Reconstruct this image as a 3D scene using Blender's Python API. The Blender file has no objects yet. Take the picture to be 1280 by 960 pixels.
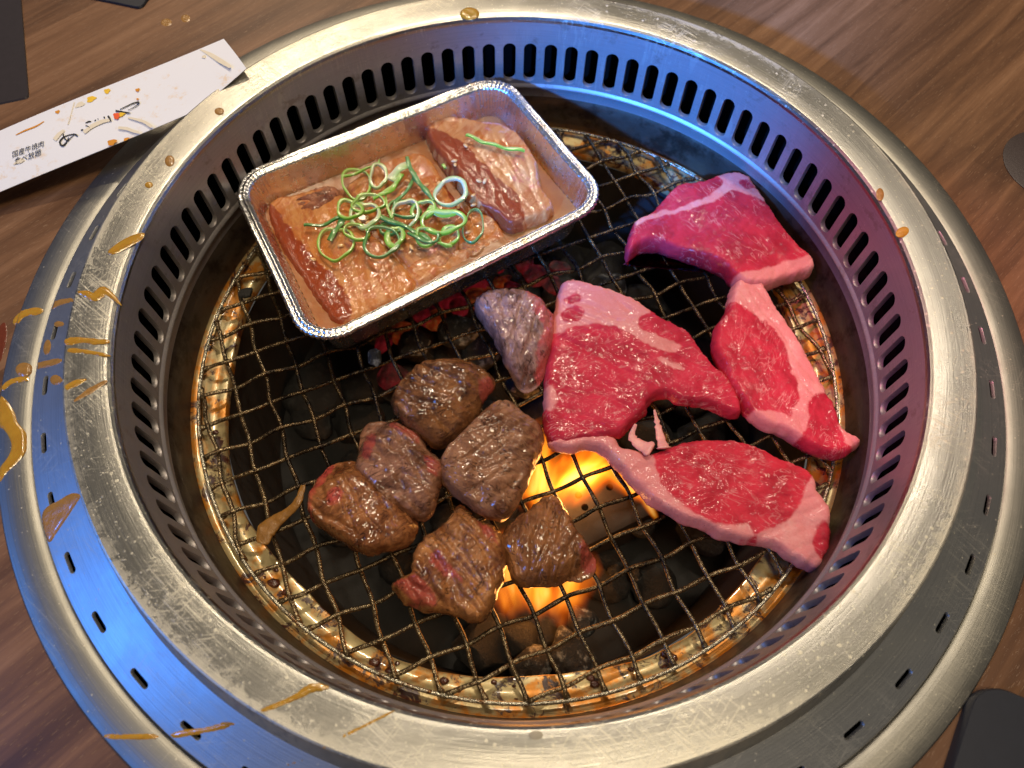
import bpy, bmesh, math, random
import numpy as np
from mathutils import Vector, Matrix, noise
from mathutils.geometry import delaunay_2d_cdt

# ------------------------------------------------------------------ camera
# everything below is laid out in centimetres round the centre of the grill and scaled to metres
S = 0.01
SC = bpy.context.scene
CAM_C = np.array([0.0, -15.04364, 22.23615])
PITCH, PAN, ROLL, FPX = 0.44936, 0.01939, 0.02212, 870.39
def _rx(a): return np.array([[1,0,0],[0,math.cos(a),-math.sin(a)],[0,math.sin(a),math.cos(a)]])
def _rz(a): return np.array([[math.cos(a),-math.sin(a),0],[math.sin(a),math.cos(a),0],[0,0,1]])
CAM_R = _rz(PAN) @ _rx(PITCH) @ _rz(ROLL)
cd = bpy.data.cameras.new('camera'); cam = bpy.data.objects.new('camera', cd)
SC.collection.objects.link(cam); SC.camera = cam
cam.matrix_world = Matrix.Translation(Vector(CAM_C * S)) @ Matrix(CAM_R.tolist()).to_4x4()
cd.sensor_width = 36.0; cd.lens = FPX / 1280 * 36.0
cd.clip_start = 0.01; cd.clip_end = 20.0
cd.dof.use_dof = True; cd.dof.focus_distance = 0.285; cd.dof.aperture_fstop = 11.0

# ------------------------------------------------------------------ world, lamps, exposure
W = bpy.data.worlds.new('World'); SC.world = W; W.use_nodes = True
bg = W.node_tree.nodes['Background']
bg.inputs[0].default_value = (1.0, 0.94, 0.86, 1); bg.inputs[1].default_value = 0.095
SC.view_settings.view_transform = 'Standard'; SC.view_settings.look = 'None'
SC.view_settings.exposure = 0.0; SC.view_settings.gamma = 1.0
SC.view_settings.use_curve_mapping = False
def area(name, loc, target, size, power, color, sy=None):
    l = bpy.data.lights.new(name, 'AREA'); l.energy = power; l.color = color
    l.shape = 'RECTANGLE' if sy else 'DISK'; l.size = size
    if sy: l.size_y = sy
    o = bpy.data.objects.new(name, l); SC.collection.objects.link(o)
    o.location = loc
    o.rotation_euler = (Vector(target) - Vector(loc)).to_track_quat('-Z', 'Y').to_euler()
    return o
area('warm_ceiling_lamp', (-0.42, 1.05, 0.98), (0, 0, 0), 0.26, 4.2, (1.0, 0.80, 0.56))
area('small_ceiling_lamp', (-0.06, 0.62, 1.12), (0, 0, 0), 0.07, 6.5, (1.0, 0.84, 0.62))
area('small_ceiling_lamp_right', (0.42, 0.50, 1.12), (0, 0, 0), 0.05, 2.6, (1.0, 0.84, 0.66))
area('overhead_lamp', (0.12, -0.30, 1.30), (0, 0, 0), 0.32, 7.5, (1.0, 0.82, 0.56))
area('blue_screen_lamp', (-0.86, -0.36, 0.58), (-0.05, -0.05, -0.02), 0.24, 3.6, (0.05, 0.27, 1.0), 0.10)
def spot(name, loc, target, deg, power, color, r=0.02, blend=0.5):
    l = bpy.data.lights.new(name, 'SPOT'); l.energy = power; l.color = color; l.spot_size = math.radians(deg); l.spot_blend = blend; l.shadow_soft_size = r
    o = bpy.data.objects.new(name, l); SC.collection.objects.link(o); o.location = loc
    o.rotation_euler = (Vector(target) - Vector(loc)).to_track_quat('-Z', 'Y').to_euler()
    return o
spot('blue_wall_fill_spot', (-0.42, -0.48, 0.36), (0.060, 0.138, -0.022), 14, 130.0, (0.04, 0.26, 1.0), 0.02, 1.0)  # added narrow spot that tints the upper right inner wall blue
spot('pink_wall_fill_spot', (-0.16, -0.04, 0.46), (0.158, 0.0, -0.02), 19, 9.0, (1.0, 0.22, 0.42), 0.02, 1.0)  # added pink spot, stands in for meat reflected in the right wall

# ------------------------------------------------------------------ geometry helpers
NOCOL = SC.collection
def at(px, py, z):
    """photo pixel -> point (cm) on the level z"""
    d = CAM_R @ np.array([(px-640)/FPX, -(py-480)/FPX, -1.0])
    t = (z - CAM_C[2]) / d[2]
    q = CAM_C + t*d
    return (float(q[0]), float(q[1]), z)
def prop(o, label=None, cat=None, group=None, kind=None):
    if label: o['label'] = label
    if cat: o['category'] = cat
    if group: o['group'] = group
    if kind: o['kind'] = kind
    return o
def empty(name, loc, label, cat, group=None):
    o = bpy.data.objects.new(name, None); NOCOL.objects.link(o)
    o.location = Vector(loc)*S; o.empty_display_size = 0.01
    prop(o, label, cat, group)
    o['_o'] = [float(v) for v in loc]
    return o
def origin_of(parent):
    return np.array(list(parent['_o'])) if parent is not None else np.zeros(3)
def mesh_obj(name, verts, faces, material, parent=None, origin=None, smooth=True, attrs=None, auto=None):
    v = np.asarray(verts, dtype=float)
    org = origin_of(parent) if parent is not None else (np.array(origin, float) if origin is not None else np.zeros(3))
    me = bpy.data.meshes.new(name)
    me.from_pydata(((v-org)*S).tolist(), [], faces)
    if smooth: me.polygons.foreach_set('use_smooth', [True]*len(me.polygons))
    if attrs:
        for k, a in attrs.items():
            at_ = me.attributes.new(k, 'FLOAT', 'POINT'); at_.data.foreach_set('value', np.asarray(a, dtype=np.float32))
    bm = bmesh.new(); bm.from_mesh(me); bmesh.ops.recalc_face_normals(bm, faces=bm.faces); bm.to_mesh(me); bm.free()
    me.materials.append(material)
    if auto is not None:
        try: me.set_sharp_from_angle(angle=auto)
        except Exception: pass
    o = bpy.data.objects.new(name, me); NOCOL.objects.link(o)
    o['_o'] = [float(x) for x in org]
    if parent is not None: o.parent = parent
    else: o.location = Vector(org)*S
    return o
def catmull(pts, closed, step):
    p = [np.array(q, float) for q in pts]; n = len(p); out = []
    rng = range(n) if closed else range(n-1)
    for i in rng:
        if closed: a,b,c,d = p[(i-1)%n],p[i],p[(i+1)%n],p[(i+2)%n]
        else: a,b,c,d = p[max(i-1,0)],p[i],p[i+1],p[min(i+2,n-1)]
        k = max(1, int(math.ceil(np.linalg.norm(c-b)/step)))
        for j in range(k):
            t = j/k
            out.append(0.5*((2*b)+(-a+c)*t+(2*a-5*b+4*c-d)*t*t+(-a+3*b-3*c+d)*t**3))
    if not closed: out.append(p[-1])
    return np.array(out)
def tube(path, rad, sides=8, closed=False, caps=True, squash=1.0):
    P = np.asarray(path, float); n = len(P)
    rad = np.full(n, rad) if np.isscalar(rad) else np.asarray(rad, float)
    V = []; F = []
    T = np.gradient(P, axis=0)
    if closed: T = np.roll(P,-1,axis=0)-np.roll(P,1,axis=0)
    T /= (np.linalg.norm(T,axis=1)[:,None]+1e-9)
    for i in range(n):
        up = np.array([0,0,1.0]); s = np.cross(T[i], up)
        if np.linalg.norm(s) < 1e-3: s = np.array([1.0,0,0])
        s /= np.linalg.norm(s); u = np.cross(s, T[i])
        for k in range(sides):
            a = 2*math.pi*k/sides
            V.append(P[i]+rad[i]*(math.cos(a)*s+math.sin(a)*u*squash))
    m = n if closed else n-1
    for i in range(m):
        for k in range(sides):
            a=i*sides+k; b=i*sides+(k+1)%sides; c=((i+1)%n)*sides+(k+1)%sides; d=((i+1)%n)*sides+k
            F.append((a,b,c,d))
    if caps and not closed:
        F.append(tuple(range(sides))[::-1]); F.append(tuple((n-1)*sides+k for k in range(sides)))
    return V, F
def lathe(profile, n=256, a0=0.0, a1=2*math.pi):
    full = abs(a1-a0-2*math.pi) < 1e-6
    V=[]; F=[]; m=len(profile); cols = n if full else n+1
    for i in range(cols):
        a = a0+(a1-a0)*i/n
        for r,z in profile: V.append((r*math.cos(a), r*math.sin(a), z))
    for i in range(n):
        j=(i+1)%cols
        for k in range(m-1): F.append((i*m+k, j*m+k, j*m+k+1, i*m+k+1))
    return V,F
def sdist(P, poly):
    """signed distance (inside positive) of points P (n,2) to polygon"""
    P = np.asarray(P); A = np.asarray(poly)[:, :2]; B = np.roll(A,-1,axis=0)
    D = np.full(len(P), 1e9); ins = np.zeros(len(P), bool)
    for a,b in zip(A,B):
        ab=b-a; L=ab@ab+1e-12
        t=np.clip(((P-a)@ab)/L,0,1); q=P-(a+t[:,None]*ab)
        D=np.minimum(D, np.hypot(q[:,0],q[:,1]))
        if a[1]!=b[1]:
            c=(a[1]>P[:,1])!=(b[1]>P[:,1])
            xi=(b[0]-a[0])*(P[:,1]-a[1])/(b[1]-a[1])+a[0]
            ins^=c&(P[:,0]<xi)
    return np.where(ins,D,-D)
def nz(x,y,z=0.0): return noise.noise(Vector((x,y,z)))
def smooth(a,b,x):
    t=np.clip((x-a)/(b-a),0,1); return t*t*(3-2*t)

# ------------------------------------------------------------------ shader helpers
class Mat:
    def __init__(s, name):
        s.m = bpy.data.materials.new(name); s.m.use_nodes = True
        s.t = s.m.node_tree; s.b = s.t.nodes['Principled BSDF']; s.out = s.t.nodes['Material Output']
        s._c = None
    def n(s, typ, **kw):
        q = s.t.nodes.new(typ)
        for k,v in kw.items(): setattr(q,k,v)
        return q
    def l(s, a, b): s.t.links.new(a,b)
    def inp(s, name, v):
        i = s.b.inputs[name]
        if isinstance(v, bpy.types.NodeSocket): s.l(v,i)
        elif isinstance(v,(tuple,list)) and len(v)==3: i.default_value=(*v,1)
        else: i.default_value=v
    def set(s, **kw):
        for k,v in kw.items(): s.inp(k.replace('_',' '), v)
        return s
    def coord(s):
        if s._c is None:
            tc=s.n('ShaderNodeTexCoord'); vm=s.n('ShaderNodeVectorMath',operation='SCALE')
            s.l(tc.outputs['Object'],vm.inputs[0]); vm.inputs['Scale'].default_value=100.0
            s._c=vm.outputs[0]
        return s._c
    def mapv(s, v, scale=(1,1,1), rot=0.0, loc=(0,0,0)):
        mp=s.n('ShaderNodeMapping'); s.l(v,mp.inputs[0])
        mp.inputs['Scale'].default_value=scale; mp.inputs['Rotation'].default_value=(0,0,rot); mp.inputs['Location'].default_value=loc
        return mp.outputs[0]
    def rotscale(s, v, rot, scale):
        return s.mapv(s.mapv(v, rot=rot), scale=scale)
    def noise(s, v, scale, detail=4, rough=0.55, dist=0.0, out=0):
        q=s.n('ShaderNodeTexNoise'); s.l(v,q.inputs['Vector']); q.inputs['Scale'].default_value=scale
        q.inputs['Detail'].default_value=detail; q.inputs['Roughness'].default_value=rough; q.inputs['Distortion'].default_value=dist
        return q.outputs[out]
    def voro(s, v, scale, feature='F1', out='Distance', rnd=1.0):
        q=s.n('ShaderNodeTexVoronoi',feature=feature); s.l(v,q.inputs['Vector']); q.inputs['Scale'].default_value=scale
        q.inputs['Randomness'].default_value=rnd
        return q.outputs[out]
    def ramp(s, f, stops, interp='LINEAR'):
        q=s.n('ShaderNodeValToRGB'); s.l(f,q.inputs[0]); cr=q.color_ramp; cr.interpolation=interp
        while len(cr.elements)<len(stops): cr.elements.new(0.5)
        for e,(p,c) in zip(cr.elements,stops):
            e.position=p; e.color=(c,c,c,1) if not isinstance(c,tuple) else (*c,1)
        return q.outputs[0]
    def mth(s, op, a, b=None, clamp=False):
        q=s.n('ShaderNodeMath',operation=op); q.use_clamp=clamp
        for i,x in enumerate((a,b)):
            if x is None: continue
            if isinstance(x,(int,float)): q.inputs[i].default_value=x
            else: s.l(x,q.inputs[i])
        return q.outputs[0]
    def step(s, f, a, b):
        q=s.n('ShaderNodeMapRange',interpolation_type='SMOOTHSTEP'); s.l(f,q.inputs[0])
        q.inputs[1].default_value=a; q.inputs[2].default_value=b
        return q.outputs[0]
    def mix(s, f, a, b, mode='MIX'):
        q=s.n('ShaderNodeMix',data_type='RGBA',blend_type=mode)
        for i,x in ((0,f),(6,a),(7,b)):
            if isinstance(x,(int,float)): q.inputs[i].default_value = x if i==0 else (x,x,x,1)
            elif isinstance(x,tuple): q.inputs[i].default_value=(*x,1)
            else: s.l(x,q.inputs[i])
        return q.outputs[2]
    def attr(s, name):
        q=s.n('ShaderNodeAttribute'); q.attribute_name=name; return q.outputs['Fac']
    def bump(s, h, strength=0.5, dist=0.02, normal=None):
        q=s.n('ShaderNodeBump'); s.l(h,q.inputs['Height']); q.inputs['Strength'].default_value=strength
        q.inputs['Distance'].default_value=dist*S
        if normal is not None: s.l(normal,q.inputs['Normal'])
        return q.outputs[0]
    def wet(s, v, under, weight=1.0, rough=0.07, scale=5.0, dist=0.03):
        """thin film of juice: smooth clear coat over a dull body"""
        s.b.inputs['Specular IOR Level'].default_value=0.08
        s.inp('Roughness',0.7); s.inp('Coat Weight',weight); s.inp('Coat Roughness',rough)
        nn=s.bump(s.noise(v,scale,2,0.5),1.0,dist,under) if under is not None else s.bump(s.noise(v,scale,2,0.5),1.0,dist)
        s.l(nn,s.b.inputs['Coat Normal'])
    def polar(s, v):
        sx=s.n('ShaderNodeSeparateXYZ'); s.l(v,sx.inputs[0])
        r=s.mth('SQRT',s.mth('ADD',s.mth('MULTIPLY',sx.outputs[0],sx.outputs[0]),s.mth('MULTIPLY',sx.outputs[1],sx.outputs[1])))
        a=s.mth('ARCTAN2',sx.outputs[1],sx.outputs[0])
        return r,a,sx.outputs[2]
    def comb(s,x,y,z=0.0):
        q=s.n('ShaderNodeCombineXYZ')
        for i,k in enumerate((x,y,z)):
            if isinstance(k,(int,float)): q.inputs[i].default_value=k
            else: s.l(k,q.inputs[i])
        return q.outputs[0]

# ------------------------------------------------------------------ materials
def steel(name, base=(0.40,0.39,0.36), rough=0.30, aniso=0.3, frost=False, stain=0.0, scratch=1.0, speck=1.0, brush=1.0):
    M=Mat(name); v=M.coord(); r,a,z=M.polar(v)
    pv=M.comb(M.mth('MULTIPLY',r,1.0),M.mth('MULTIPLY',a,1.2),M.mth('MULTIPLY',z,1.0))
    br=M.noise(M.mapv(pv,scale=(22,2.2,22)),1.0,4,0.65)
    blot=M.noise(v,0.55,4,0.6)
    # scratches in three directions
    sc=None
    for i,(rot,sx,sy) in enumerate(((0.6,26,0.8),(-0.9,30,0.9),(2.2,22,0.6),(1.4,34,1.3))):
        q=M.step(M.noise(M.rotscale(M.mapv(v,loc=(3.1*i,1.7*i,0)),rot,(sx,sy,1)),1.0,1,0.4),0.63,0.70)
        sc=q if sc is None else M.mth('MAXIMUM',sc,q)
    msk=M.step(M.noise(v,0.35,2,0.5),0.42,0.62)
    sc=M.mth('MULTIPLY',M.mth('MULTIPLY',sc,msk),0.42*scratch)
    # tiny dried spots
    vd=M.voro(v,4.2); cell=M.n('ShaderNodeTexVoronoi'); M.l(v,cell.inputs['Vector']); cell.inputs['Scale'].default_value=4.2
    rnd=M.n('ShaderNodeSeparateColor'); M.l(cell.outputs['Color'],rnd.inputs[0])
    rad=M.mth('MULTIPLY',M.step(rnd.outputs[0],0.35,1.0),0.26*speck)
    sp=M.step(M.mth('SUBTRACT',rad,vd),0.0,0.03)
    vd2=M.voro(v,11.0); c2=M.n('ShaderNodeTexVoronoi'); M.l(v,c2.inputs['Vector']); c2.inputs['Scale'].default_value=11.0
    r2=M.n('ShaderNodeSeparateColor'); M.l(c2.outputs['Color'],r2.inputs[0])
    sp2=M.step(M.mth('SUBTRACT',M.mth('MULTIPLY',M.step(r2.outputs[1],0.55,1.0),0.34*speck),vd2),0.0,0.05)
    spots=M.mth('MAXIMUM',sp,sp2)
    extra=M.mth('MAXIMUM',M.mth('MULTIPLY',spots,0.5),sc)
    if frost:
        # worn, limescaled outer margin of the plate, in radial ticks
        tick=M.noise(M.mapv(pv,scale=(2.6,38,1)),1.0,6,0.8,0.8)
        edge=M.step(r,15.95,16.72)
        ang=M.step(M.noise(M.mapv(M.comb(a,0.0,0.0),scale=(1.3,1,1),loc=(4.4,0,0)),1.0,1,0.5),0.40,0.62)
        fr=M.mth('MULTIPLY',M.step(M.mth('ADD',tick,M.mth('MULTIPLY',edge,0.30)),0.66,0.80),M.mth('MULTIPLY',edge,ang))
        extra=M.mth('MAXIMUM',extra,M.mth('MULTIPLY',fr,0.45))
    col=M.mix(M.mth('MULTIPLY',blot,0.6),base,tuple(c*0.66 for c in base)); col=M.mix(M.mth('MULTIPLY',M.step(br,0.45,0.65),0.22),col,tuple(c*0.5 for c in base))
    col=M.mix(extra,col,(0.72,0.66,0.50))
    rg=M.mth('ADD',M.mth('MULTIPLY',blot,0.16),rough-0.06)
    rg=M.mth('ADD',rg,M.mth('MULTIPLY',extra,0.3))
    met=M.mth('SUBTRACT',1.0,M.mth('MULTIPLY',extra,0.75))
    if stain>0:
        st=M.noise(M.comb(M.mth('MULTIPLY',a,9.0),M.mth('MULTIPLY',z,0.9),r),1.0,5,0.7)
        st2=M.noise(v,1.7,5,0.7)
        k=M.mth('MULTIPLY',M.step(M.mth('ADD',M.mth('MULTIPLY',st,0.5),M.mth('MULTIPLY',st2,0.5)),0.60-0.1*stain,0.66),min(1.0,stain))
        lo=M.step(z,-3.0,-4.6)
        k=M.mth('MAXIMUM',k,M.mth('MULTIPLY',lo,M.mth('MULTIPLY',M.step(st2,0.35,0.6),0.55)))
        col=M.mix(M.mth('MULTIPLY',k,0.8),col,(0.10,0.045,0.018))
        met=M.mth('MULTIPLY',met,M.mth('SUBTRACT',1.0,M.mth('MULTIPLY',k,0.7)))
    if stain>0: met=M.mth('MULTIPLY',met,0.55)
    M.set(Base_Color=col, Metallic=met, Roughness=rg, Anisotropic=aniso)
    h=M.mth('ADD',M.mth('MULTIPLY',br,0.5*brush),M.mth('MULTIPLY',extra,0.3))
    M.inp('Normal',M.bump(h,0.4,0.03))
    tg=M.n('ShaderNodeTangent',direction_type='RADIAL',axis='Z'); M.l(tg.outputs[0],M.b.inputs['Tangent'])
    return M.m
m_plate=steel('brushed_steel_plate',frost=True)
m_vent=steel('brushed_steel_vent_ring',base=(0.56,0.56,0.55),rough=0.42,speck=0.55,scratch=0.3)
m_flange=steel('brushed_steel_flange',base=(0.31,0.30,0.27),rough=0.46,speck=0.55,scratch=0.3)
m_wall=steel('greasy_steel_wall',base=(0.36,0.33,0.33),rough=0.44,aniso=0.0,stain=0.6,scratch=0.3,speck=0.5,brush=0.3)

def m_trough_():
    M=Mat('grease_browned_trough'); v=M.coord(); r,a,z=M.polar(v)
    n1=M.noise(M.comb(M.mth('MULTIPLY',a,7.0),z,r),1.2,5,0.7); n2=M.noise(v,2.5,5,0.7)
    col=M.mix(n1,(0.17,0.14,0.11),(0.07,0.045,0.028)); col=M.mix(M.mth('MULTIPLY',M.step(M.noise(v,0.8,5,0.7),0.46,0.66),0.75),col,(0.035,0.02,0.012))
    M.set(Base_Color=col,Metallic=0.75,Roughness=M.mth('ADD',M.mth('MULTIPLY',n2,0.35),0.2))
    M.inp('Normal',M.bump(n1,0.12,0.04)); return M.m
m_trough=m_trough_()
def m_pan_():
    M=Mat('oily_golden_drip_pan'); v=M.coord(); r,a,z=M.polar(v)
    n1=M.noise(v,0.9,5,0.65); n2=M.noise(v,2.6,6,0.72,1.2); n3=M.voro(v,6.0,'SMOOTH_F1')
    gold=M.mix(M.step(n1,0.44,0.60),(0.40,0.32,0.16),(0.46,0.17,0.012))
    gold=M.mix(M.mth('MULTIPLY',M.step(n2,0.58,0.74),0.7),gold,(0.36,0.10,0.010))
    burnt=M.step(M.noise(v,1.1,6,0.75,0.6),0.53,0.59)
    col=M.mix(burnt,gold,(0.045,0.012,0.008))
    pits=M.step(M.voro(v,9.0),0.16,0.08)
    col=M.mix(M.mth('MULTIPLY',pits,0.6),col,(0.16,0.06,0.01))
    M.set(Base_Color=col,Metallic=M.mth('MULTIPLY',M.mth('SUBTRACT',1.0,burnt),0.45),Roughness=M.mth('ADD',M.mth('MULTIPLY',n2,0.35),0.22),Coat_Weight=0.3,Coat_Roughness=0.08)
    h=M.mth('ADD',n2,M.mth('MULTIPLY',M.mth('ADD',burnt,M.mth('MULTIPLY',n3,0.4)),0.7))
    M.inp('Normal',M.bump(h,0.22,0.04)); return M.m
m_pan=m_pan_()
def m_wire_(name, clean=False):
    M=Mat(name); v=M.coord()
    n=M.noise(v,1.6,4,0.7); n2=M.noise(v,9,3,0.7)
    r,a,z=M.polar(v)
    rim=M.step(r,10.5,14.2)
    side=M.step(M.mth('SUBTRACT',M.mth('MULTIPLY',M.comb(0,0,0) if False else r,0.0),0.0),0.5,1.0)
    base=M.mix(M.step(n,0.40,0.58),(0.012,0.010,0.008),(0.12,0.08,0.04))
    clean_c=M.mix(M.step(n2,0.45,0.65),(0.34,0.27,0.16),(0.10,0.045,0.018))
    col=M.mix(M.mth('MULTIPLY',rim,0.75),base,clean_c)
    if clean: col=M.mix(M.step(n,0.50,0.66),(0.46,0.43,0.34),(0.20,0.09,0.03))
    crust=M.step(M.noise(v,5,3,0.7),0.47,0.60)
    col=M.mix(M.mth('MULTIPLY',crust,0.35 if clean else 0.65),col,(0.03,0.016,0.01))
    M.set(Base_Color=col,Metallic=0.8,Roughness=M.mth('ADD',M.mth('MULTIPLY',n2,0.3),0.12))
    M.inp('Normal',M.bump(n2,0.7,0.07)); return M.m
m_wire=m_wire_('sooty_wire'); m_rim=m_wire_('bright_rim_wire',True)

def m_wood_():
    M=Mat('walnut_print_table'); v=M.coord()
    w=M.mapv(v,rot=-0.815)          # grain along x after rotation
    # strips of different tone
    wob=M.noise(M.mapv(w,scale=(0.03,0.25,1)),1.0,2,0.5)
    sx=M.n('ShaderNodeSeparateXYZ'); M.l(w,sx.inputs[0])
    yy=M.mth('ADD',sx.outputs[1],M.mth('MULTIPLY',wob,0.8))
    strip=M.n('ShaderNodeTexWhiteNoise',noise_dimensions='2D')
    row=M.mth('FLOOR',M.mth('DIVIDE',yy,4.2))
    seg=M.mth('FLOOR',M.mth('DIVIDE',M.mth('ADD',sx.outputs[0],M.mth('MULTIPLY',row,17.3)),31.0))
    M.l(M.comb(row,seg),strip.inputs['Vector'])
    tone=strip.outputs['Value']
    g1=M.noise(M.mapv(w,scale=(0.07,0.9,1)),1.0,7,0.66,0.6)
    g2=M.noise(M.mapv(w,scale=(0.55,9.0,1)),1.0,5,0.65)
    col=M.ramp(M.mth('ADD',M.mth('MULTIPLY',g1,0.76),M.mth('MULTIPLY',tone,0.24)),[(0.26,(0.038,0.016,0.008)),(0.44,(0.098,0.045,0.021)),(0.58,(0.18,0.088,0.042)),(0.74,(0.28,0.15,0.078))])
    col=M.mix(M.mth('MULTIPLY',M.step(g2,0.52,0.72),0.35),col,(0.05,0.022,0.012))
    pore=M.step(M.noise(M.mapv(w,scale=(2.6,26,1)),1.0,2,0.5),0.64,0.70)
    col=M.mix(M.mth('MULTIPLY',pore,0.30),col,(0.42,0.27,0.16))
    cross=M.noise(M.mapv(w,scale=(1.6,0.4,1)),1.0,3,0.6)
    col=M.mix(M.mth('MULTIPLY',cross,0.25),col,(0.10,0.045,0.022))
    M.set(Base_Color=col,Roughness=M.mth('ADD',M.mth('MULTIPLY',g2,0.15),0.34))
    M.b.inputs['Specular IOR Level'].default_value=0.4
    M.inp('Normal',M.bump(M.mth('SUBTRACT',M.mth('MULTIPLY',g2,0.4),pore),0.25,0.03)); return M.m
m_wood=m_wood_()

def meat_raw(name, ang, seed, tone=(0.52,0.028,0.055)):
    M=Mat(name); v=M.mapv(M.coord(),loc=(seed*3.7,seed*1.9,0))
    fat=M.attr('fat')
    fib=M.noise(M.rotscale(v,ang,(0.9,2.8,1.5)),1.0,4,0.6,1.2)
    blot=M.noise(v,0.8,4,0.6); fine=M.noise(v,11,4,0.7); grain=M.voro(v,7.0)
    # marbling: thin pale threads
    mb=M.noise(M.rotscale(v,ang,(0.55,1.5,1)),1.0,3,0.55,1.6)
    thread=M.mth('SUBTRACT',1.0,M.step(M.mth('ABSOLUTE',M.mth('SUBTRACT',mb,0.5)),0.0,0.030))
    thread=M.mth('MULTIPLY',thread,M.step(M.noise(v,0.9,2,0.5),0.42,0.60))
    red=M.mix(M.step(blot,0.35,0.65),tone,(tone[0]*0.70,tone[1]*0.6,tone[2]*0.62))
    red=M.mix(M.mth('MULTIPLY',M.step(fib,0.45,0.78),0.22),red,(min(1,tone[0]*1.3),tone[1]*3.2,tone[2]*2.4))
    fatc=M.mix(fine,(0.70,0.29,0.27),(0.62,0.16,0.17))
    fatc=M.mix(M.mth('MULTIPLY',M.step(blot,0.5,0.7),0.6),fatc,(0.74,0.38,0.34))
    fa=M.mth('MAXIMUM',M.step(M.mth('ADD',fat,M.mth('MULTIPLY',M.mth('SUBTRACT',fine,0.5),0.5)),0.25,0.78),M.mth('MULTIPLY',thread,0.55))
    col=M.mix(fa,red,fatc)
    pep=M.step(M.voro(v,2.3),0.045,0.02)
    col=M.mix(pep,col,(0.02,0.012,0.01))
    M.b.inputs['Specular IOR Level'].default_value=0.6
    wm=M.mth('MULTIPLY',M.step(M.noise(v,4.5,3,0.6),0.44,0.58),M.step(M.noise(v,0.8,2,0.5),0.38,0.55))
    M.set(Base_Color=col,Subsurface_Weight=0.06,Subsurface_Scale=0.003)
    M.b.inputs['Subsurface Radius'].default_value=(1.0,0.25,0.18)
    n1=M.bump(M.mth('ADD',M.mth('MULTIPLY',fib,0.8),M.mth('MULTIPLY',blot,0.8)),0.5,0.07)
    wet=M.noise(v,5.0,4,0.7)
    n2=M.bump(M.mth('SUBTRACT',wet,M.mth('MULTIPLY',grain,0.2)),0.6,0.03,n1)
    M.inp('Normal',n2); M.wet(v,None,M.mth('ADD',0.12,M.mth('MULTIPLY',wm,0.75)),0.12,6.5,0.028); return M.m
def meat_cooked(name, ang, seed, brown=(0.26,0.098,0.040), dark=(0.095,0.030,0.012), raw=(0.38,0.085,0.06)):
    M=Mat(name); v=M.mapv(M.coord(),loc=(seed*2.7,seed*4.9,0))
    brown=(brown[0]*0.98,brown[1]*0.98,brown[2]*0.90); dark=(dark[0]*0.60,dark[1]*0.60,dark[2]*0.5)
    pk=M.attr('pink')
    fib=M.noise(M.rotscale(v,ang,(0.7,2.6,1.5)),1.0,4,0.6,1.4)
    blot=M.noise(v,1.0,5,0.62); fine=M.noise(v,6,4,0.65)
    crack=M.mth('SUBTRACT',1.0,M.step(M.mth('ABSOLUTE',M.mth('SUBTRACT',M.noise(M.rotscale(v,ang,(0.6,2.0,1)),1.0,3,0.55,1.8),0.5)),0.0,0.022))
    crack=M.mth('MULTIPLY',crack,M.step(M.noise(v,1.3,2,0.5),0.46,0.6))
    col=M.mix(M.step(blot,0.34,0.68),brown,dark)
    col=M.mix(M.mth('MULTIPLY',M.step(fib,0.48,0.70),0.45),col,(brown[0]*1.5,brown[1]*1.65,brown[2]*1.7))
    col=M.mix(M.step(M.mth('ADD',pk,M.mth('MULTIPLY',M.mth('SUBTRACT',blot,0.5),1.6)),0.45,1.1),col,M.mix(fine,raw,(raw[0]*0.75,raw[1]*0.5,raw[2]*0.5)))
    col=M.mix(M.mth('MULTIPLY',crack,0.7),col,(0.04,0.010,0.005))
    char=M.step(M.noise(v,2.6,5,0.75),0.64,0.72)
    col=M.mix(M.mth('MULTIPLY',char,0.6),col,(0.03,0.012,0.007))
    pep=M.step(M.voro(v,3.1),0.07,0.03)
    col=M.mix(pep,col,(0.012,0.008,0.006))
    wm=M.step(M.noise(v,6.5,3,0.6),0.46,0.56)
    M.b.inputs['Specular IOR Level'].default_value=0.8
    M.set(Base_Color=col,Subsurface_Weight=0.04,Subsurface_Scale=0.002)
    M.b.inputs['Subsurface Radius'].default_value=(1.0,0.3,0.2)
    n1=M.bump(M.mth('SUBTRACT',M.mth('ADD',fib,M.mth('MULTIPLY',blot,0.6)),M.mth('MULTIPLY',crack,0.6)),0.8,0.15)
    n2=M.bump(fine,0.9,0.07,n1)
    M.inp('Normal',n2); M.wet(v,None,1.0,0.07,4.5,0.035); return M.m
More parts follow.
